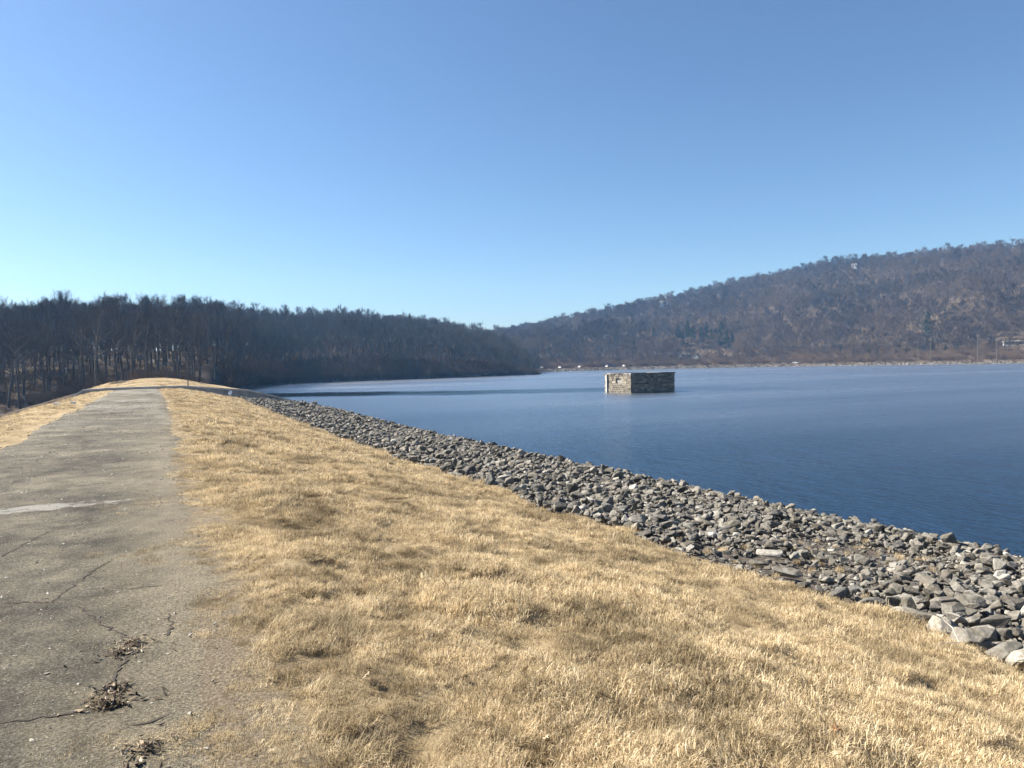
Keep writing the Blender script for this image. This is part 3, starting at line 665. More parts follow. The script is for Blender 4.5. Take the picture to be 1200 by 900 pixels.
# brown leaf flakes blown through the grass
fl = []
for q in range(4):
    m_ = litter_clump(560+q, .02, .02, 3); m_.materials.append(M_litter); fl.append(bpy.data.objects.new('flake_kind_%02d' % q, m_))
C_fl = proto_collection('flake_kinds', fl); n = 520; lx = gr.uniform(-.1, 7.4, n)**1.0; ly = 1.5+22*gr.random(n)**1.4; q = gr.uniform(.4, .9, n)*(1+ly/20)
lx[:150] = road_r(ly[:150]) + gr.normal(.05, .28, 150); q[:150] *= .8
scatter('leaf_litter', np.stack([lx, ly, dam_h(lx, ly)+np.where(lx > road_r(ly)+.2, .02, .002)], 1), np.stack([gr.normal(0, .3, n), gr.normal(0, .3, n), gr.uniform(0, 6.28, n)], 1), np.stack([q, q, q], 1), gr.integers(0, 4, n), C_fl)

# fallen leaves and the stick
def leaf_mesh(seed):
    g = np.random.default_rng(seed); n = 14; V = [(0, 0, .012)]
    for q in range(n):
        a = 2*math.pi*q/n; r_ = (.05 if q % 2 else .028)*g.uniform(.8, 1.2)*(1.25 if q in (0, n//2) else 1); V.append((r_*math.cos(a)*1.3, r_*math.sin(a), g.uniform(-.004, .022)))
    return mesh_np('leaf', V, [(0, q+1, (q+1) % n+1) for q in range(n)])
M_lo, M_lb = simple('orange_leaf', (.34,.17,.08), .8, .2, 30), simple('pale_leaf', (.40,.31,.20), .8, .25, 30)
def on_grass(px, py):
    z_ = -0.5
    for _ in range(12): P3 = at_z(px, py, z_); z_ = float(dam_h(P3[0], P3[1]))
    return P3[0], P3[1], z_
x, y, z_ = on_grass(980, 866); o = link('leaf', leaf_mesh(1), M_lo, None, (x, y, z_+.05), (.5, -.4, 1), (.6,)*3); tag(o, 'orange brown oak leaf lying in the dry grass', 'leaf')
for q, (px, py) in enumerate([(826,748),(884,785),(640,872),(860,848),(430,800),(545,800),(1120,800),(735,640)]):
    x, y, z_ = on_grass(px, py); o = link('leaf', leaf_mesh(10+q), M_lb, None, (x, y, z_+.03), (sr.normal(0, .5), sr.normal(0, .5), sr.uniform(0, 6))); o.scale = (.42,)*3
    tag(o, 'small pale curled leaf lying in the dry grass', 'leaf', 'pale leaves in the grass')
a = at_z(1106, 727, -1.02); b_ = at_z(1124, 753, -1.08); b = MB(); mid_ = (a+b_)/2+np.array([.02, 0, .03])
b.tube([a, mid_, b_], [.004, .006, .005], 5); b.tube([b_, b_+np.array([-.22, .05, .02])], [.004, .003], 5)
tag(link('stick', b.mesh('stick'), M_pale), 'pale dry forked stick lying on the stones beside the grass', 'stick')

# small things at the spillway
P3 = at_z(271, 460, -1.75); x, y = 8.9, 76.2; zt = float(dam_z(x, y))
d_ = ray(271, 458); t_ = 77.5/d_[1]; x, y = d_[0]*t_, 77.5; 
sg = empty('sign_post', (x, y, -1.6)); tag(sg, 'small tilted white disc sign on a short grey post among the rocks', 'sign')
b = MB(); b.tube([(0, 0, -.6), (0, 0, .75)], [.05, .05], 6); link('post', b.mesh('post'), M_concd, sg)
b = MB(); b.tube([(0, -.06, 0), (0, -.02, 0)], [.23, .23], 14); o = link('sign_disc', b.mesh('sign_disc'), M_white, sg, (-.1, 0, .98), (-.5, .5, 0)); o.scale = (.7, 1, 1.1)
d_ = ray(220.5, 455); t_ = (SP1-.3)/d_[1]; x = d_[0]*t_
fp = link('marker_post', None); 
b = MB(); b.tube([(0, 0, -.25), (0, 0, 1.0)], [.06, .05], 6); b.tube([(0, 0, 1.0), (0, 0, 1.07)], [.075, .02], 6)
bpy.data.objects.remove(fp); fp = link('marker_post', b.mesh('marker_post'), M_dark, None, (x, SP1-.3, -.25)); tag(fp, 'thin dark metal post standing on the spillway wall', 'post')
for q, (px, py, lab) in enumerate([(66,468,'white stone on the crest edge further from the spillway'),(85,463.5,'white stone on the crest edge closer to the spillway')]):
    d_ = ray(px, py); best = None
    for yy in np.arange(25, 70, .25):
        xx = d_[0]*yy/d_[1]; zz = 1.6+d_[2]*yy/d_[1]
        if zz <= float(dam_z(xx, yy))+.05: best = (xx, yy, float(dam_z(xx, yy))+.08); break
    if best is None: yy = 45; best = (d_[0]*yy/d_[1], yy, float(dam_z(d_[0]*yy/d_[1], yy))+.08)
    m_ = STONES[q+6].copy(); m_.materials.clear(); m_.materials.append(M_whitest)
    tag(link('white_stone', m_, None, None, best, (0, 0, q), (.38, .34, .42)), lab, 'stone')

# ------------------------------------------------------------------ stone tower in the lake
TX0, TX1, TY0, TY1, TZ = 71.2, 80.1, 98.5, 106.1, -.35
tw = empty('intake_tower', (TX0, TY0, WATER-1.2)); tag(tw, 'square rough stone intake tower standing in the lake', 'tower')
m_ms, nt, p = new_mat('tower_masonry')
P = pos(nt); n1 = noise(nt, 6, 5, 0.7, vec=P)
geo = node(nt, 'ShaderNodeNewGeometry')
c = ramp(nt, geo.outputs['Random Per Island'], [(0, (.06,.053,.043)), (.3, (.19,.165,.128)), (.6, (.125,.108,.085)), (.85, (.29,.255,.20)), (1, (.09,.08,.065))])
c = mixc(nt, 1.0, c, ramp(nt, n1, [(0.3, (.6,)*3), (0.7, (1.15,)*3)]), 'MULTIPLY')
zz = sepxyz(nt, P)[2]; wet = node(nt, 'ShaderNodeMapRange'); nt.links.new(zz, wet.inputs[0]); wet.inputs[1].default_value = WATER+.15; wet.inputs[2].default_value = WATER+.5
c = mixc(nt, wet.outputs[0], mixc(nt, 0.55, c, (.09,.08,.065)), c)
nt.links.new(c, p.inputs['Base Color']); p.inputs['Roughness'].default_value = 0.9; bump(nt, p, n1, 0.7, 0.05)
b = MB(); tg = np.random.default_rng(77)
def face_blocks(axis, fixed, lo, hi, sgn):
    z0 = WATER-1.2
    while z0 < TZ-.02:
        hh = min(tg.uniform(.26, .48), TZ-z0); s0 = lo
        if TZ-z0-hh < .15: hh = TZ-z0
        while s0 < hi-.01:
            wd = min(tg.uniform(.35, .95), hi-s0); wd = hi-s0 if hi-s0-wd < .25 else wd
            pr = tg.uniform(.0, .10); g_ = .022
            hole = axis == 'x' and 2.5 < (s0+wd/2-lo) < 4.4 and -2.0 < z0 < -1.35
            if not hole:
                if axis == 'x': b.box((min(fixed, fixed+sgn*(.18+pr)), s0+g_, z0+g_), (max(fixed, fixed+sgn*(.18+pr)), s0+wd-g_, z0+hh-g_), .025)
                else: b.box((s0+g_, min(fixed, fixed+sgn*(.18+pr)), z0+g_), (s0+wd-g_, max(fixed, fixed+sgn*(.18+pr)), z0+hh-g_), .025)
            s0 += wd
        z0 += hh
face_blocks('x', TX0+.2, TY0, TY1, -1); face_blocks('x', TX1-.2, TY0, TY1, 1); face_blocks('y', TY0+.2, TX0+.18, TX1-.18, -1); face_blocks('y', TY1-.2, TX0+.18, TX1-.18, 1)
o = loc_child('stone_blocks', b.mesh('stone_blocks'), m_ms, tw); tag(o, kind='stuff')
b = MB(); b.box((TX0+.21, TY0+.21, WATER-1.2), (TX1-.21, TY1-.21, TZ-.02)); loc_child('core', b.mesh('core'), M_concd, tw)
n_c = 7
def coping(x0, y0, x1, y1, k):
    b = MB(); hz = TZ+.24+tg.uniform(-.05, .05); b.box((x0, y0, TZ-.004), (x1, y1, hz), .02); loc_child('coping_stone', b.mesh('coping_stone', .02), M_concp if k % 4 else M_concd, tw)
M_concp = simple('coping_concrete', (.10,.095,.09), .9, .35, 1.3)
for q in range(n_c):
    s0, s1 = TX0-.14+q*(TX1-TX0+.28)/n_c, TX0-.14+(q+1)*(TX1-TX0+.28)/n_c-.03
    coping(s0, TY0-.16, s1, TY0+.75, q); coping(s0, TY1-.75, s1, TY1+.16, q+1)
for q in range(5):
    s0 = TY0+.79+q*(TY1-TY0-1.58)/5; s1 = s0+(TY1-TY0-1.58)/5-.03
    coping(TX0-.15, s0, TX0+.75, s1, q); coping(TX1-.75, s0, TX1+.15, s1, q+1)
b = MB(); b.box((TX0+.76, TY0+.76, TZ-.2), (TX1-.76, TY1-.76, TZ+.1)); loc_child('roof_slab', b.mesh('roof_slab'), M_concp, tw)
b = MB(); b.box((TX0-.32, TY1-1.0, WATER-1.2), (TX0-.10, TY1-.72, TZ+.02)); loc_child('staff_gauge', b.mesh('staff_gauge', .01), M_gauge, tw)
for zc in (-1.2, -2.4):
    b = MB(); b.box((TX0-.13, TY1-.95, zc), (TX0+.15, TY1-.77, zc+.1)); loc_child('bracket', b.mesh('bracket'), M_dark, tw)

# ------------------------------------------------------------------ trees
class TB:
    """branches as tapering three- to six-sided tubes, twigs as slender blades"""
    def __init__(s): s.V = []; s.F = []
    def tube(s, P, R, k):
        n0 = len(s.V); P = np.asarray(P)
        for i in range(len(P)):
            d = P[min(i+1, len(P)-1)]-P[max(i-1, 0)]; d = d/(np.linalg.norm(d)+1e-9)
            a = np.cross(d, (0, 0, 1) if abs(d[2]) < .9 else (1, 0, 0)); a /= np.linalg.norm(a); b = np.cross(d, a)
            for q in range(k):
                t = 2*math.pi*q/k; s.V.append(tuple(P[i]+R[i]*(a*math.cos(t)+b*math.sin(t))))
        for i in range(len(P)-1):
            for q in range(k): s.F.append((n0+i*k+q, n0+i*k+(q+1) % k, n0+(i+1)*k+(q+1) % k, n0+(i+1)*k+q))
    def blade(s, p, d, w, g):
        e = np.cross(d, g.normal(size=3)); e = e/(np.linalg.norm(e)+1e-9)*w; i = len(s.V)
        s.V += [tuple(p-e), tuple(p+e), tuple(p+d)]; s.F.append((i, i+1, i+2))
def grow(p, d, L, n, g, upb=.25, wig=.12):
    P = [np.array(p, float)]; d = np.array(d, float)
    for _ in range(n):
        d = d + g.normal(0, wig, 3) + np.array([0, 0, upb/n]); d /= np.linalg.norm(d); P.append(P[-1]+d*L/n)
    return np.array(P)
def point_on(P, t):
    f = t*(len(P)-1); i = min(int(f), len(P)-2); return P[i]+(P[i+1]-P[i])*(f-i), P[i+1]-P[i]
def side_dir(d, g, ang):
    d = d/np.linalg.norm(d); e = np.cross(d, g.normal(size=3)); e /= np.linalg.norm(e); return d*math.cos(ang)+e*math.sin(ang)
def bare_tree(seed, H=19.0, spread=.27, low=.38, dense=1.0, tw=1.0):
    g = np.random.default_rng(seed); T, Cw = TB(), TB()
    tr_ = grow((0, 0, -.6), (g.normal(0, .03), g.normal(0, .03), 1), H*.86, 9, g, .1, .045)
    R0 = H*.0125*g.uniform(.85, 1.2); T.tube(tr_, [R0*1.35 if i == 0 else R0*(1-.88*(i/9)**1.1) for i in range(10)], 6)
    nl = int(15*dense)
    for q in range(nl):
        t = low+(0.97-low)*(q+g.random())/nl; p, d = point_on(tr_, t); az = q*2.4+g.normal(0, .4); tt = (t-low)/(1-low); el = g.uniform(.25, .65)+.75*tt
        L = H*spread*(.62+.42*math.sin(math.pi*min(1, tt+.12)**.9)-.22*tt)*g.uniform(.75, 1.25)
        lb = grow(p, (math.cos(az)*math.cos(el), math.sin(az)*math.cos(el), math.sin(el)), L, 4, g, .3, .13)
        rl = R0*(1-.85*t)*.55+.02; T.tube(lb, [rl*(1-.75*i/4) for i in range(5)], 4)
        for w in range(int(7*dense)):
            t2 = .25+.75*(w+g.random())/7; p2, d2 = point_on(lb, min(t2, .999)); L2 = L*.5*g.uniform(.6, 1.15)*(1.1-.5*t2)
            sb = grow(p2, side_dir(d2, g, g.uniform(.4, .95))+np.array([0, 0, .25]), L2, 3, g, .3, .16); Cw.tube(sb, [.028*tw, .02*tw, .014*tw, .007*tw], 3)
            for v in range(6):
                t3 = .2+.8*(v+g.random())/6; p3, d3_ = point_on(sb, min(t3, .999)); L3 = L2*.55*g.uniform(.6, 1.2)+.25
                s3 = grow(p3, side_dir(d3_, g, g.uniform(.4, .9))+np.array([0, 0, .2]), L3, 2, g, .25, .18); Cw.tube(s3, [.013*tw, .009*tw, .005*tw], 3)
                for x_ in range(6):
                    t4 = .15+.85*(x_+g.random())/6; p4, d4 = point_on(s3, min(t4, .999)); Cw.blade(p4, side_dir(d4, g, g.uniform(.3, .9))*g.uniform(.35, .85)+np.array([0, 0, .12]), .0095*tw, g)
    mt = mesh_np('trunk', T.V, T.F, True); mt.materials.append(M_bark)
    mc = mesh_np('crown', Cw.V, Cw.F); mc.materials.append(M_twig)
    ma = mesh_np('bare_tree', T.V+Cw.V, T.F+[tuple(i+len(T.V) for i in f) for f in Cw.F]); ma.materials.append(M_bark); ma.materials.append(M_twig)
    mi = np.zeros(len(ma.polygons), np.int32); mi[len(T.F):] = 1; ma.polygons.foreach_set('material_index', mi); return mt, mc, ma
BARE = [bare_tree(900, 17, .31, .36), bare_tree(901, 16, .36, .30), bare_tree(902, 18, .28, .42), bare_tree(903, 16.5, .34, .38), bare_tree(904, 17.5, .27, .32), bare_tree(905, 15, .40, .28)]
def brush(seed):
    g = np.random.default_rng(seed); T = TB()
    for q in range(16):
        az = g.uniform(0, 6.28); el = g.uniform(.6, 1.4); L = g.uniform(1.3, 2.8); p0 = (g.normal(0, .5), g.normal(0, .5), -.2)
        s = grow(p0, (math.cos(az)*math.cos(el), math.sin(az)*math.cos(el), math.sin(el)), L, 3, g, .2, .2); T.tube(s, [.03, .022, .015, .007], 3)
        for w in range(9):
            p2, d2 = point_on(s, g.uniform(.2, .99)); s2 = grow(p2, side_dir(d2, g, .7), L*.4, 2, g, .2, .2); T.tube(s2, [.016, .011, .005], 3)
            for v in range(4): p3, d3_ = point_on(s2, g.uniform(.1, .99)); T.blade(p3, side_dir(d3_, g, .7)*g.uniform(.2, .5), .014, g)
    m = mesh_np('brush', T.V, T.F); m.materials.append(M_brush); return m
BRUSH = [brush(950+q) for q in range(4)]
def pine(seed, H=18.0, W=3.2, low=.18):
    g = np.random.default_rng(seed); T, Cw = TB(), TB()
    tr_ = grow((0, 0, -.5), (0, 0, 1), H, 6, g, .1, .012); T.tube(tr_, [.26*(1-.95*i/6) for i in range(7)], 6)
    z = H*low
    while z < H*.985:
        t = z/H; n = 6
        for q in range(n):
            az = g.uniform(0, 6.28); L = W*(1-t)**.75*g.uniform(.7, 1.15)+.25; p, _ = point_on(tr_, min(t, .999))
            br = grow(p, (math.cos(az), math.sin(az), g.uniform(-.12, .25)), L, 3, g, .15, .1); Cw.tube(br, [.04, .03, .02, .008], 3)
            for w in range(int(6+L*9)):
                p2, d2 = point_on(br, g.uniform(.15, .999)); Cw.blade(p2+g.normal(0, .06, 3), side_dir(d2, g, g.uniform(.4, 1.2))*g.uniform(.35, .7), .075, g)
        z += g.uniform(.38, .6)
    mt = mesh_np('trunk', T.V, T.F, True); mt.materials.append(M_bark); mc = mesh_np('crown', Cw.V, Cw.F); mc.materials.append(M_pine); return mt, mc
PINES = [pine(970, 18, 4.4), pine(971, 20, 4.6, .3), pine(972, 15, 4.0, .1)]

tr_rng = np.random.default_rng(61)
def on_terrain(px, py, r0_=300, r1_=1300):
    d = ray(px, py); d = d/math.hypot(d[0], d[1])
    rr = np.arange(r0_, r1_, 1.0); P = CAM[None]+rr[:, None]*d[None]; h = terrain(P[:, 0], P[:, 1]); i = np.argmax(P[:, 2] <= h)
    if not (P[:, 2] <= h).any(): i = len(rr)//3
    return float(P[i, 0]), float(P[i, 1]), float(h[i])
GARDENS = [(on_terrain(803, 420), 5, 22), (on_terrain(816, 421), 4, 20), (on_terrain(1188, 404), 7, 26), (on_terrain(1087, 402), 5, 26)]+[(on_terrain(px_, 408), 4, 34) for px_ in (800, 812, 822, 833, 845, 856)]
def open_ground(x, y):
    ok = np.ones(len(x), bool)
    for (hx, hy, hz), w_, back_ in GARDENS:
        r = math.hypot(hx, hy); ex, ey = hx/r, hy/r; al = x*ex+y*ey; ac = -x*ey+y*ex
        ok &= ~((np.abs(ac) < w_) & (al < r+8) & (al > r-back_))
    return ok
def plant(name, kind, x, y, s, label, cat_, group=None, z=None):
    zz_ = float(terrain(np.array([x]), np.array([y]))[0]) if z is None else z
    e = empty(name, (x, y, zz_), tr_rng.uniform(0, 6.28), s)
    link('trunk', kind[0], None, e); link('crown', kind[1], None, e); tag(e, label, cat_, group); return e
def polar(n, a0, a1, rf_, d0, d1, power=1.0):
    a = tr_rng.uniform(a0, a1, n); d = d0+(d1-d0)*tr_rng.random(n)**power; r = rf_(a)+d
    return r*np.sin(np.radians(a)), r*np.cos(np.radians(a)), a, d
def thin(x, y, dmin, keep_pts=None):
    cell = {}; out = []
    def add(px_, py_): cell.setdefault((int(px_//dmin), int(py_//dmin)), []).append((px_, py_))
    if keep_pts is not None:
        for q in keep_pts: add(*q)
    for i in range(len(x)):
        cx, cy = int(x[i]//dmin), int(y[i]//dmin); ok = True
        for ix in (cx-1, cx, cx+1):
            for iy in (cy-1, cy, cy+1):
                for q in cell.get((ix, iy), ()):
                    if (q[0]-x[i])**2+(q[1]-y[i])**2 < dmin*dmin: ok = False
        if ok: add(x[i], y[i]); out.append(i)
    return np.array(out, int)
def lsize(a): return interp(a, [(-30,1),(22,1),(26,.92),(28,.78),(29,.6)])
# single trees along the foot of the wood whose trunks can be told apart
x, y, a, d = polar(700, -11, 3.8, rf_left, -12, 34); k = thin(x, y, 4.6); k = k[:95]
ind = []
for i in k:
    plant('bare_tree', BARE[tr_rng.integers(6)], x[i], y[i], tr_rng.uniform(.75, 1.05), 'bare tree on the leafy slope below the grassy crest', 'tree', 'bare trees on the slope below the crest'); ind.append((x[i], y[i]))
x, y, a, d = polar(900, 5.5, 28.6, rf_left, 1.5, 16); k = thin(x, y, 4.8); k = k[:110]
for i in k:
    plant('bare_tree', BARE[tr_rng.integers(6)], x[i], y[i], float(lsize(a[i]))*tr_rng.uniform(.75, 1.05), 'bare tree on the bank of the wooded point beyond the spillway', 'tree', 'bare trees along the wooded bank'); ind.append((x[i], y[i]))
# the mass of the wood behind
x, y, a, d = polar(9000, -32, 28.7, rf_left, 8, 190); k = thin(x, y, 4.1, ind)
k = k[~((a[k] < 5.5) & (a[k] > -1.5) & (np.hypot(x[k], y[k]) < 150))]
FAR = [bare_tree(930, 16, .38, .34, 1, 1.9), bare_tree(931, 15, .42, .30, 1, 1.9), bare_tree(932, 17, .35, .38, 1, 1.8), bare_tree(933, 14, .46, .34, 1, 2.0), bare_tree(934, 17.5, .34, .34, 1, 1.8)]
far_k = [bpy.data.objects.new('hill_tree_kind_%02d' % q, b_[2]) for q, b_ in enumerate(FAR)]; C_far = proto_collection('hill_tree_kinds', far_k)
for b_ in FAR: b_[2].materials[1] = M_twigf
woods_k = [bpy.data.objects.new('tree_kind_%02d' % q, b_[2]) for q, b_ in enumerate(BARE)]; C_tree = proto_collection('tree_kinds', woods_k)
def wood(name, x, y, s, sink=0.0, coll=None, nk=6):
    z = terrain(x, y)-sink; n = len(x)
    return scatter(name, np.stack([x, y, z], 1), np.stack([tr_rng.normal(0, .03, n), tr_rng.normal(0, .03, n), tr_rng.uniform(0, 6.28, n)], 1), np.stack([s, s, s*tr_rng.uniform(.92, 1.1, n)], 1), tr_rng.integers(0, nk, n), coll or C_tree)
wood('woods', x[k], y[k], lsize(a[k])*tr_rng.uniform(.84, 1.02, len(k)))
# far hillside
x, y, a, d = polar(22000, 24, 82, rs_right, 30, 620, .85); k = thin(x, y, 5.9)
clear = (np.abs(d[k]-40) < 14) & (tr_rng.random(len(k)) < .55); k = k[~clear]; k = k[open_ground(x[k], y[k])]
wood('woods', x[k], y[k], tr_rng.uniform(.6, 1.22, len(k))*np.where(d[k] < 60, .7, 1), 0, C_far, 5)
# brush along both shores
bo = [bpy.data.objects.new('brush_kind_%02d' % q, m_) for q, m_ in enumerate(BRUSH)]; C_brush = proto_collection('brush_kinds', bo)
def brushes(name, x, y, s):
    n = len(x); z = terrain(x, y)
    scatter(name, np.stack([x, y, z], 1), np.stack([0*x, 0*x, tr_rng.uniform(0, 6.28, n)], 1), np.stack([s, s, s*tr_rng.uniform(.7, 1.1, n)], 1), tr_rng.integers(0, 4, n), C_brush)
x, y, a, d = polar(2600, 26, 80, rs_right, 24, 95, 1.4); k = open_ground(x, y); x, y = x[k], y[k]; brushes('undergrowth', x, y, tr_rng.uniform(.8, 2.1, len(x)))
x, y, a, d = polar(900, 26, 80, rs_right, 2, 10); brushes('undergrowth', x, y, tr_rng.uniform(.3, .6, len(x)))
x, y, a, d = polar(1500, 5.5, 28.8, rf_left, .5, 30, 1.5); brushes('undergrowth', x, y, tr_rng.uniform(.6, 1.5, len(x)))
x, y, a, d = polar(500, -25, 4, rf_left, -15, 40); brushes('undergrowth', x, y, tr_rng.uniform(.4, 1.0, len(x)))

# conifers on the far hillside
for px, py, s in [(800,408,.75),(812,409,.85),(822,408,.8),(833,408,1.0),(845,408,1.1),(852,410,1.0),(858,409,.8),(839,405,.9),(795,404,.8),(766,404,.7),(806,402,.9),(828,402,.8)]:
    x, y, z = on_terrain(px, py); plant('pine_tree', PINES[tr_rng.integers(3)], x, y, s*1.15, 'dark green conifer in the clump above the grey lakeside house', 'tree', 'conifers above the grey house')
for px, py, s in [(1000,417,.35),(1018,417,.42),(1028,417,.38),(1062,415,.35),(1108,413,.42),(1122,413,.38),(1160,404,.4),(1165,405,.45),(985,414,.4),(965,414,.35)]:
    x, y, z = on_terrain(px, py); plant('evergreen_bush', PINES[2], x, y, s, 'low dark evergreen bush in the brown brush above the shore road', 'bush', 'dark bushes above the shore road')
x, y, z = on_terrain(1087, 402); plant('pine_tree', PINES[0], x, y, 1.35, 'tall lone dark conifer on the brown hillside behind the leaning pole', 'tree')
for px, py in [(1086,412),(1093,413)]:
    x, y, z = on_terrain(px, py); plant('pine_tree', PINES[2], x, y, .7, 'small dark conifer at the foot of the tall lone conifer', 'tree', 'small conifers below the lone one')
for px, py, s in [(722,359,1.0),(742,358,.7),(681,374,.8)]:
    x, y, z = on_terrain(px, py+9); plant('pine_tree', PINES[1], x, y, s, 'dark evergreen standing up on the ridge above the bare trees', 'tree', 'evergreens on the ridge')

# ------------------------------------------------------------------ far shore: road, rocks, cars, houses, poles
aa = np.radians(np.arange(24, 84, .25)); V = []
for q in aa:
    rs = float(rs_right(math.degrees(q)))
    for dd in (11.0, 13, 15, 17.5):
        xx, yy = (rs+dd)*math.sin(q), (rs+dd)*math.cos(q); V.append((xx, yy, -1.36+(.03 if 12 < dd < 17 else 0)))
n = len(aa); F = [(4*i+j, 4*i+j+1, 4*i+j+5, 4*i+j+4) for i in range(n-1) for j in range(3)]
shore_road = link('shore_road', mesh_np('shore_road', V, F), simple('pale_road', (.20,.175,.145), .9, .2, .5)); tag(shore_road, kind='structure')
x, y, a, d = polar(2600, 26, 82, rs_right, -2.5, 4.5); z = terrain(x, y); n = len(x); s = tr_rng.uniform(.6, 1.7, n)
scatter('shore_rocks', np.stack([x, y, z+.1], 1), tr_rng.uniform(0, 6.28, (n, 3)), np.stack([s, s, s], 1), tr_rng.integers(0, 14, n), C_stone)
x, y, a, d = polar(900, 5, 28.8, rf_left, -1.5, 1.5); z = np.maximum(terrain(x, y), WATER-.3); n = len(x); s = tr_rng.uniform(.4, 1.0, n)
scatter('shore_rocks', np.stack([x, y, z+.1], 1), tr_rng.uniform(0, 6.28, (n, 3)), np.stack([s, s, s], 1), tr_rng.integers(0, 14, n), C_stone)

def car_parts():
    b = MB(); b.prism([(-2.2,.32),(-2.25,.75),(-2.0,.92),(-1.2,.98),(1.2,.98),(2.1,.80),(2.25,.55),(2.2,.32)], -.88, .88); body = b.mesh('body', .05); body.materials.append(M_white)
    b = MB(); b.prism([(-1.75,.97),(-1.25,1.42),(.35,1.46),(1.15,.97)], -.74, .74); cab = b.mesh('cabin', .04); cab.materials.append(M_glass)
    b = MB(); b.prism([(-1.3,1.40),(-1.2,1.50),(.3,1.53),(.5,1.42)], -.72, .72); roof = b.mesh('roof', .02); roof.materials.append(M_white)
    b = MB(); b.tube([(0,-.1,0),(0,.1,0)], [.33,.33], 12); wh = b.mesh('wheel'); wh.materials.append(M_tyre)
    return body, cab, roof, wh
CARP = car_parts()
def car(x, y, z, rz, label, group=None):
    e = empty('parked_car', (x, y, z), rz)
    link('body', CARP[0], None, e); link('cabin', CARP[1], None, e); link('roof', CARP[2], None, e)
    for sx_ in (-1.35, 1.4):
        for sy_ in (-.82, .82): link('wheel', CARP[3], None, e, (sx_, sy_, .33))
    tag(e, label, 'car', group)
for px in (635, 656, 679, 711, 731):
    a = rad(az_of(px)); r = float(rs_right(math.degrees(a)))+14.2; car(r*math.sin(a), r*math.cos(a), -1.33, math.pi/2-a+math.pi*.97, 'small white car parked facing the water on the shore road', 'white cars parked facing the lake')
a = rad(az_of(932)); r = float(rs_right(math.degrees(a)))+14.2; car(r*math.sin(a), r*math.cos(a), -1.33, -a+.02, 'white car side on, on the shore road below the brown slope')

def house(x, y, z, rz, w_, d_, h_, rh, wallm, label, nwin=3, scl=1.0):
    e = empty('house', (x, y, z), rz, scl)
    b = MB(); b.box((-w_/2, -d_/2, -1.5), (w_/2, d_/2, h_)); b.prism([], 0, 0) if False else None; link('wall', b.mesh('wall'), wallm, e)
    b = MB(); V = [(-w_/2, -d_/2, h_), (-w_/2, d_/2, h_), (-w_/2, 0, h_+rh), (w_/2, -d_/2, h_), (w_/2, d_/2, h_), (w_/2, 0, h_+rh)]
    b.add(V, [(0, 2, 1), (3, 4, 5), (0, 1, 4, 3), (0, 3, 5, 2), (1, 2, 5, 4)]); link('gable', b.mesh('gable'), wallm, e)
    b = MB(); ov = .35
    for s in (-1, 1):
        y1 = s*(d_/2+ov); z1 = h_-ov*rh/(d_/2)
        V = [(-w_/2-ov, 0, h_+rh+.02), (w_/2+ov, 0, h_+rh+.02), (w_/2+ov, y1, z1+.02), (-w_/2-ov, y1, z1+.02)]; V += [(a_, b2, c2+.18) for a_, b2, c2 in V]
        b.add(V, [(0, 1, 2, 3), (7, 6, 5, 4), (0, 4, 5, 1), (1, 5, 6, 2), (2, 6, 7, 3), (3, 7, 4, 0)])
    rf_ = link('roof', b.mesh('roof'), M_roof, e); b = MB(); b.box((w_*.2, -.4, h_+rh-.4), (w_*.2+.8, .4, h_+rh+1.1)); link('chimney', b.mesh('chimney'), M_concd, rf_)
    for q in range(nwin):
        xc = -w_/2+w_*(q+.5)/nwin; b = MB(); b.box((xc-.55, -d_/2-.05, h_*.45), (xc+.55, -d_/2+.02, h_*.45+1.2)); wn_ = link('window', b.mesh('window'), M_white, e)
        b = MB(); b.box((xc-.45, -d_/2-.07, h_*.45+.1), (xc+.45, -d_/2-.03, h_*.45+1.1)); link('pane', b.mesh('pane'), M_glass, wn_)
    b = MB(); b.box((w_*.36, -d_/2-.06, -.1), (w_*.36+.95, -d_/2+.02, 2.0)); link('door', b.mesh('door'), M_dark, e)
    tag(e, label, 'house'); return e
def face_cam(x, y): return -math.atan2(x, y)
x, y, z = on_terrain(803, 420); house(x, y, z+.2, face_cam(x, y)+.2, 8.5, 6.5, 2.8, 2.3, M_siding, 'grey gabled house above the lake road below the conifers', 3)
x, y, z = on_terrain(816, 421); house(x, y, z+.1, face_cam(x, y)+1.3, 5, 4, 2.6, 2.0, M_siding, 'small pale outbuilding next to the grey gabled lakeside house', 2)
for px, py, lab in [(776,368,'white house half hidden in bare trees high on the hillside'),(783,364,'tall white house beside the half hidden one near the ridge'),(1001,323,'tiny white house alone near the ridge above the bare trees')]:
    x, y, z = on_terrain(px, py); k_ = 1-14/math.hypot(x, y)
    house(x*k_, y*k_, z+7.0, face_cam(x, y), 5.5, 6, 5.0 if px != 1001 else 3.0, 1.8, M_white, lab, 2)
# open-fronted flat building by the road
x, y, z = on_terrain(1188, 404); e = empty('boat_house', (x, y, z), face_cam(x, y)); tag(e, 'low flat roofed building with white fascia and dark open front', 'building')
b = MB(); b.box((-6.5, 2.9, -1), (6.5, 3.1, 2.3)); link('back_wall', b.mesh('back_wall'), M_roof, e)
b = MB(); b.box((-6.5, -3, -1), (-5.6, 2.9, 2.3)); link('side_wall', b.mesh('side_wall'), M_white, e)
b = MB(); b.box((5.9, -3, -1), (6.5, 2.9, 2.3)); link('side_wall', b.mesh('side_wall'), M_siding, e)
b = MB(); b.box((-5.6, -2.9, -1), (5.9, 2.9, .05)); link('floor_slab', b.mesh('floor_slab'), M_concd, e)
b = MB(); b.box((-6.9, -3.5, 2.3), (6.9, 3.5, 2.6)); link('roof', b.mesh('roof'), M_white, e)
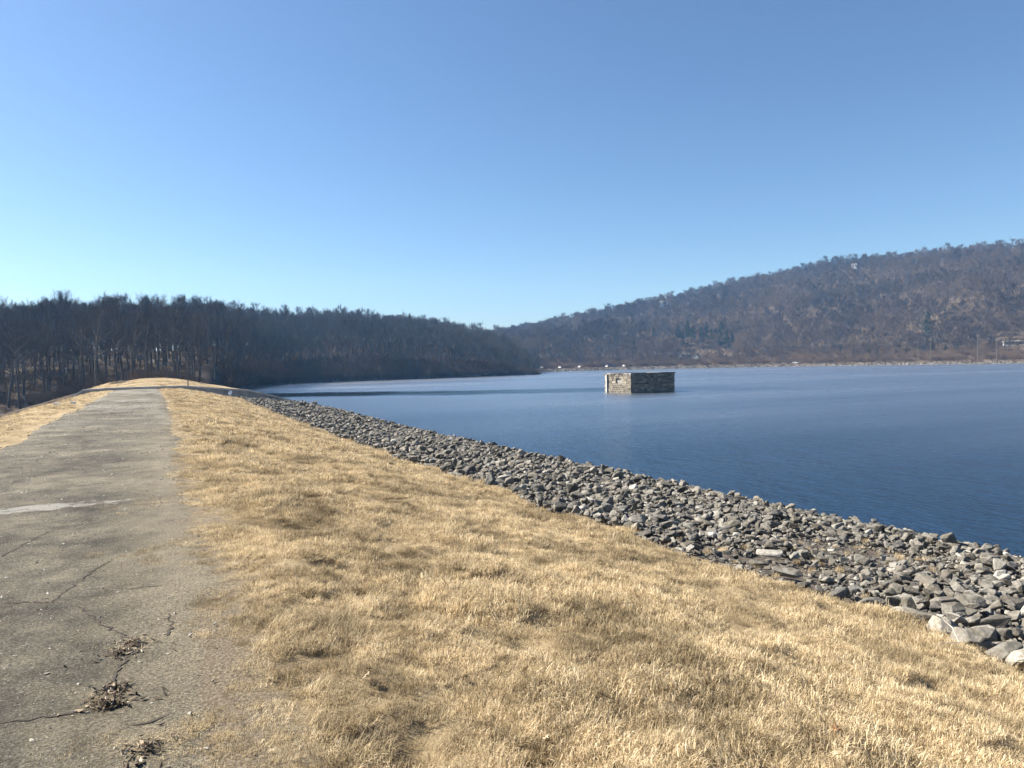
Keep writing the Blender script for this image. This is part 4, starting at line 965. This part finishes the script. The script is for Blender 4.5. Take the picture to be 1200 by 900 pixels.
# poles
for px, py, top, lean, lab in [(1077,420,401,.05,'pale wooden utility pole leaning beside the shore road'),(1091,417,400,0,'straight pale utility pole in front of the small conifers'),
                               (1146,416,393,0,'tall utility pole on the shore road beside the bright verge'),(1168,414,396,0,'utility pole in front of the low flat roofed building')]:
    a = rad(az_of(px)); r = float(rs_right(math.degrees(a)))+20; x, y = r*math.sin(a), r*math.cos(a); z = float(terrain(np.array([x]), np.array([y]))[0]); H = (py-top)/FPX*r/math.cos(math.radians(az_of(px))-YAW)*.97
    e = empty('utility_pole', (x, y, z-.3), face_cam(x, y)); tag(e, lab, 'utility pole')
    b = MB(); b.tube([(0, 0, 0), (-lean*H*.6, 0, H*.5), (-lean*H, 0, H+.5)], [.24, .21, .17], 7); link('shaft', b.mesh('shaft'), M_pole, e)
    b = MB(); b.box((-lean*H-.9, -.2, H-.5), (-lean*H+.9, -.05, H-.36)); link('crossarm', b.mesh('crossarm'), M_concd, e)
# low dark wall on the slope below the crest
pa, pb = on_terrain(98, 421, 120, 400), on_terrain(212, 427, 120, 400); wl_ = MB(); k_ = 26
e = empty('stone_wall', pa); tag(e, 'low dark stone wall running through the trees on the slope', 'wall')
for q in range(k_):
    t = q/k_; x, y = pa[0]+(pb[0]-pa[0])*t, pa[1]+(pb[1]-pa[1])*t; z = float(terrain(np.array([x]), np.array([y]))[0]); ln = math.hypot(pb[0]-pa[0], pb[1]-pa[1])/k_
    b = MB(); hh = tr_rng.uniform(.55, .8); b.box((-ln*.49, -.3, -.4), (ln*.49, .3, hh), .06); o = link('wall_stone', b.mesh('wall_stone', .03), M_concd, e); o.location = (x-pa[0], y-pa[1], z-pa[2]); o.rotation_euler = (0, 0, math.atan2(pb[1]-pa[1], pb[0]-pa[0]))

# ------------------------------------------------------------------ haze in the air
b = MB(); b.box((-1540, -1540, -32), (1540, 1540, 185)); m_h = bpy.data.materials.new('haze'); m_h.use_nodes = True; nt = m_h.node_tree
nt.nodes.remove(nt.nodes['Principled BSDF']); pv = nt.nodes.new('ShaderNodeVolumePrincipled'); nt.links.new(pv.outputs[0], nt.nodes['Material Output'].inputs['Volume'])
pv.inputs['Color'].default_value = (.18, .48, 1.0, 1); pv.inputs['Absorption Color'].default_value = (1, 1, 1, 1); pv.inputs['Density'].default_value = 0.00021; pv.inputs['Anisotropy'].default_value = 0.25
haze = link('haze', b.mesh('haze'), m_h); tag(haze, kind='stuff')
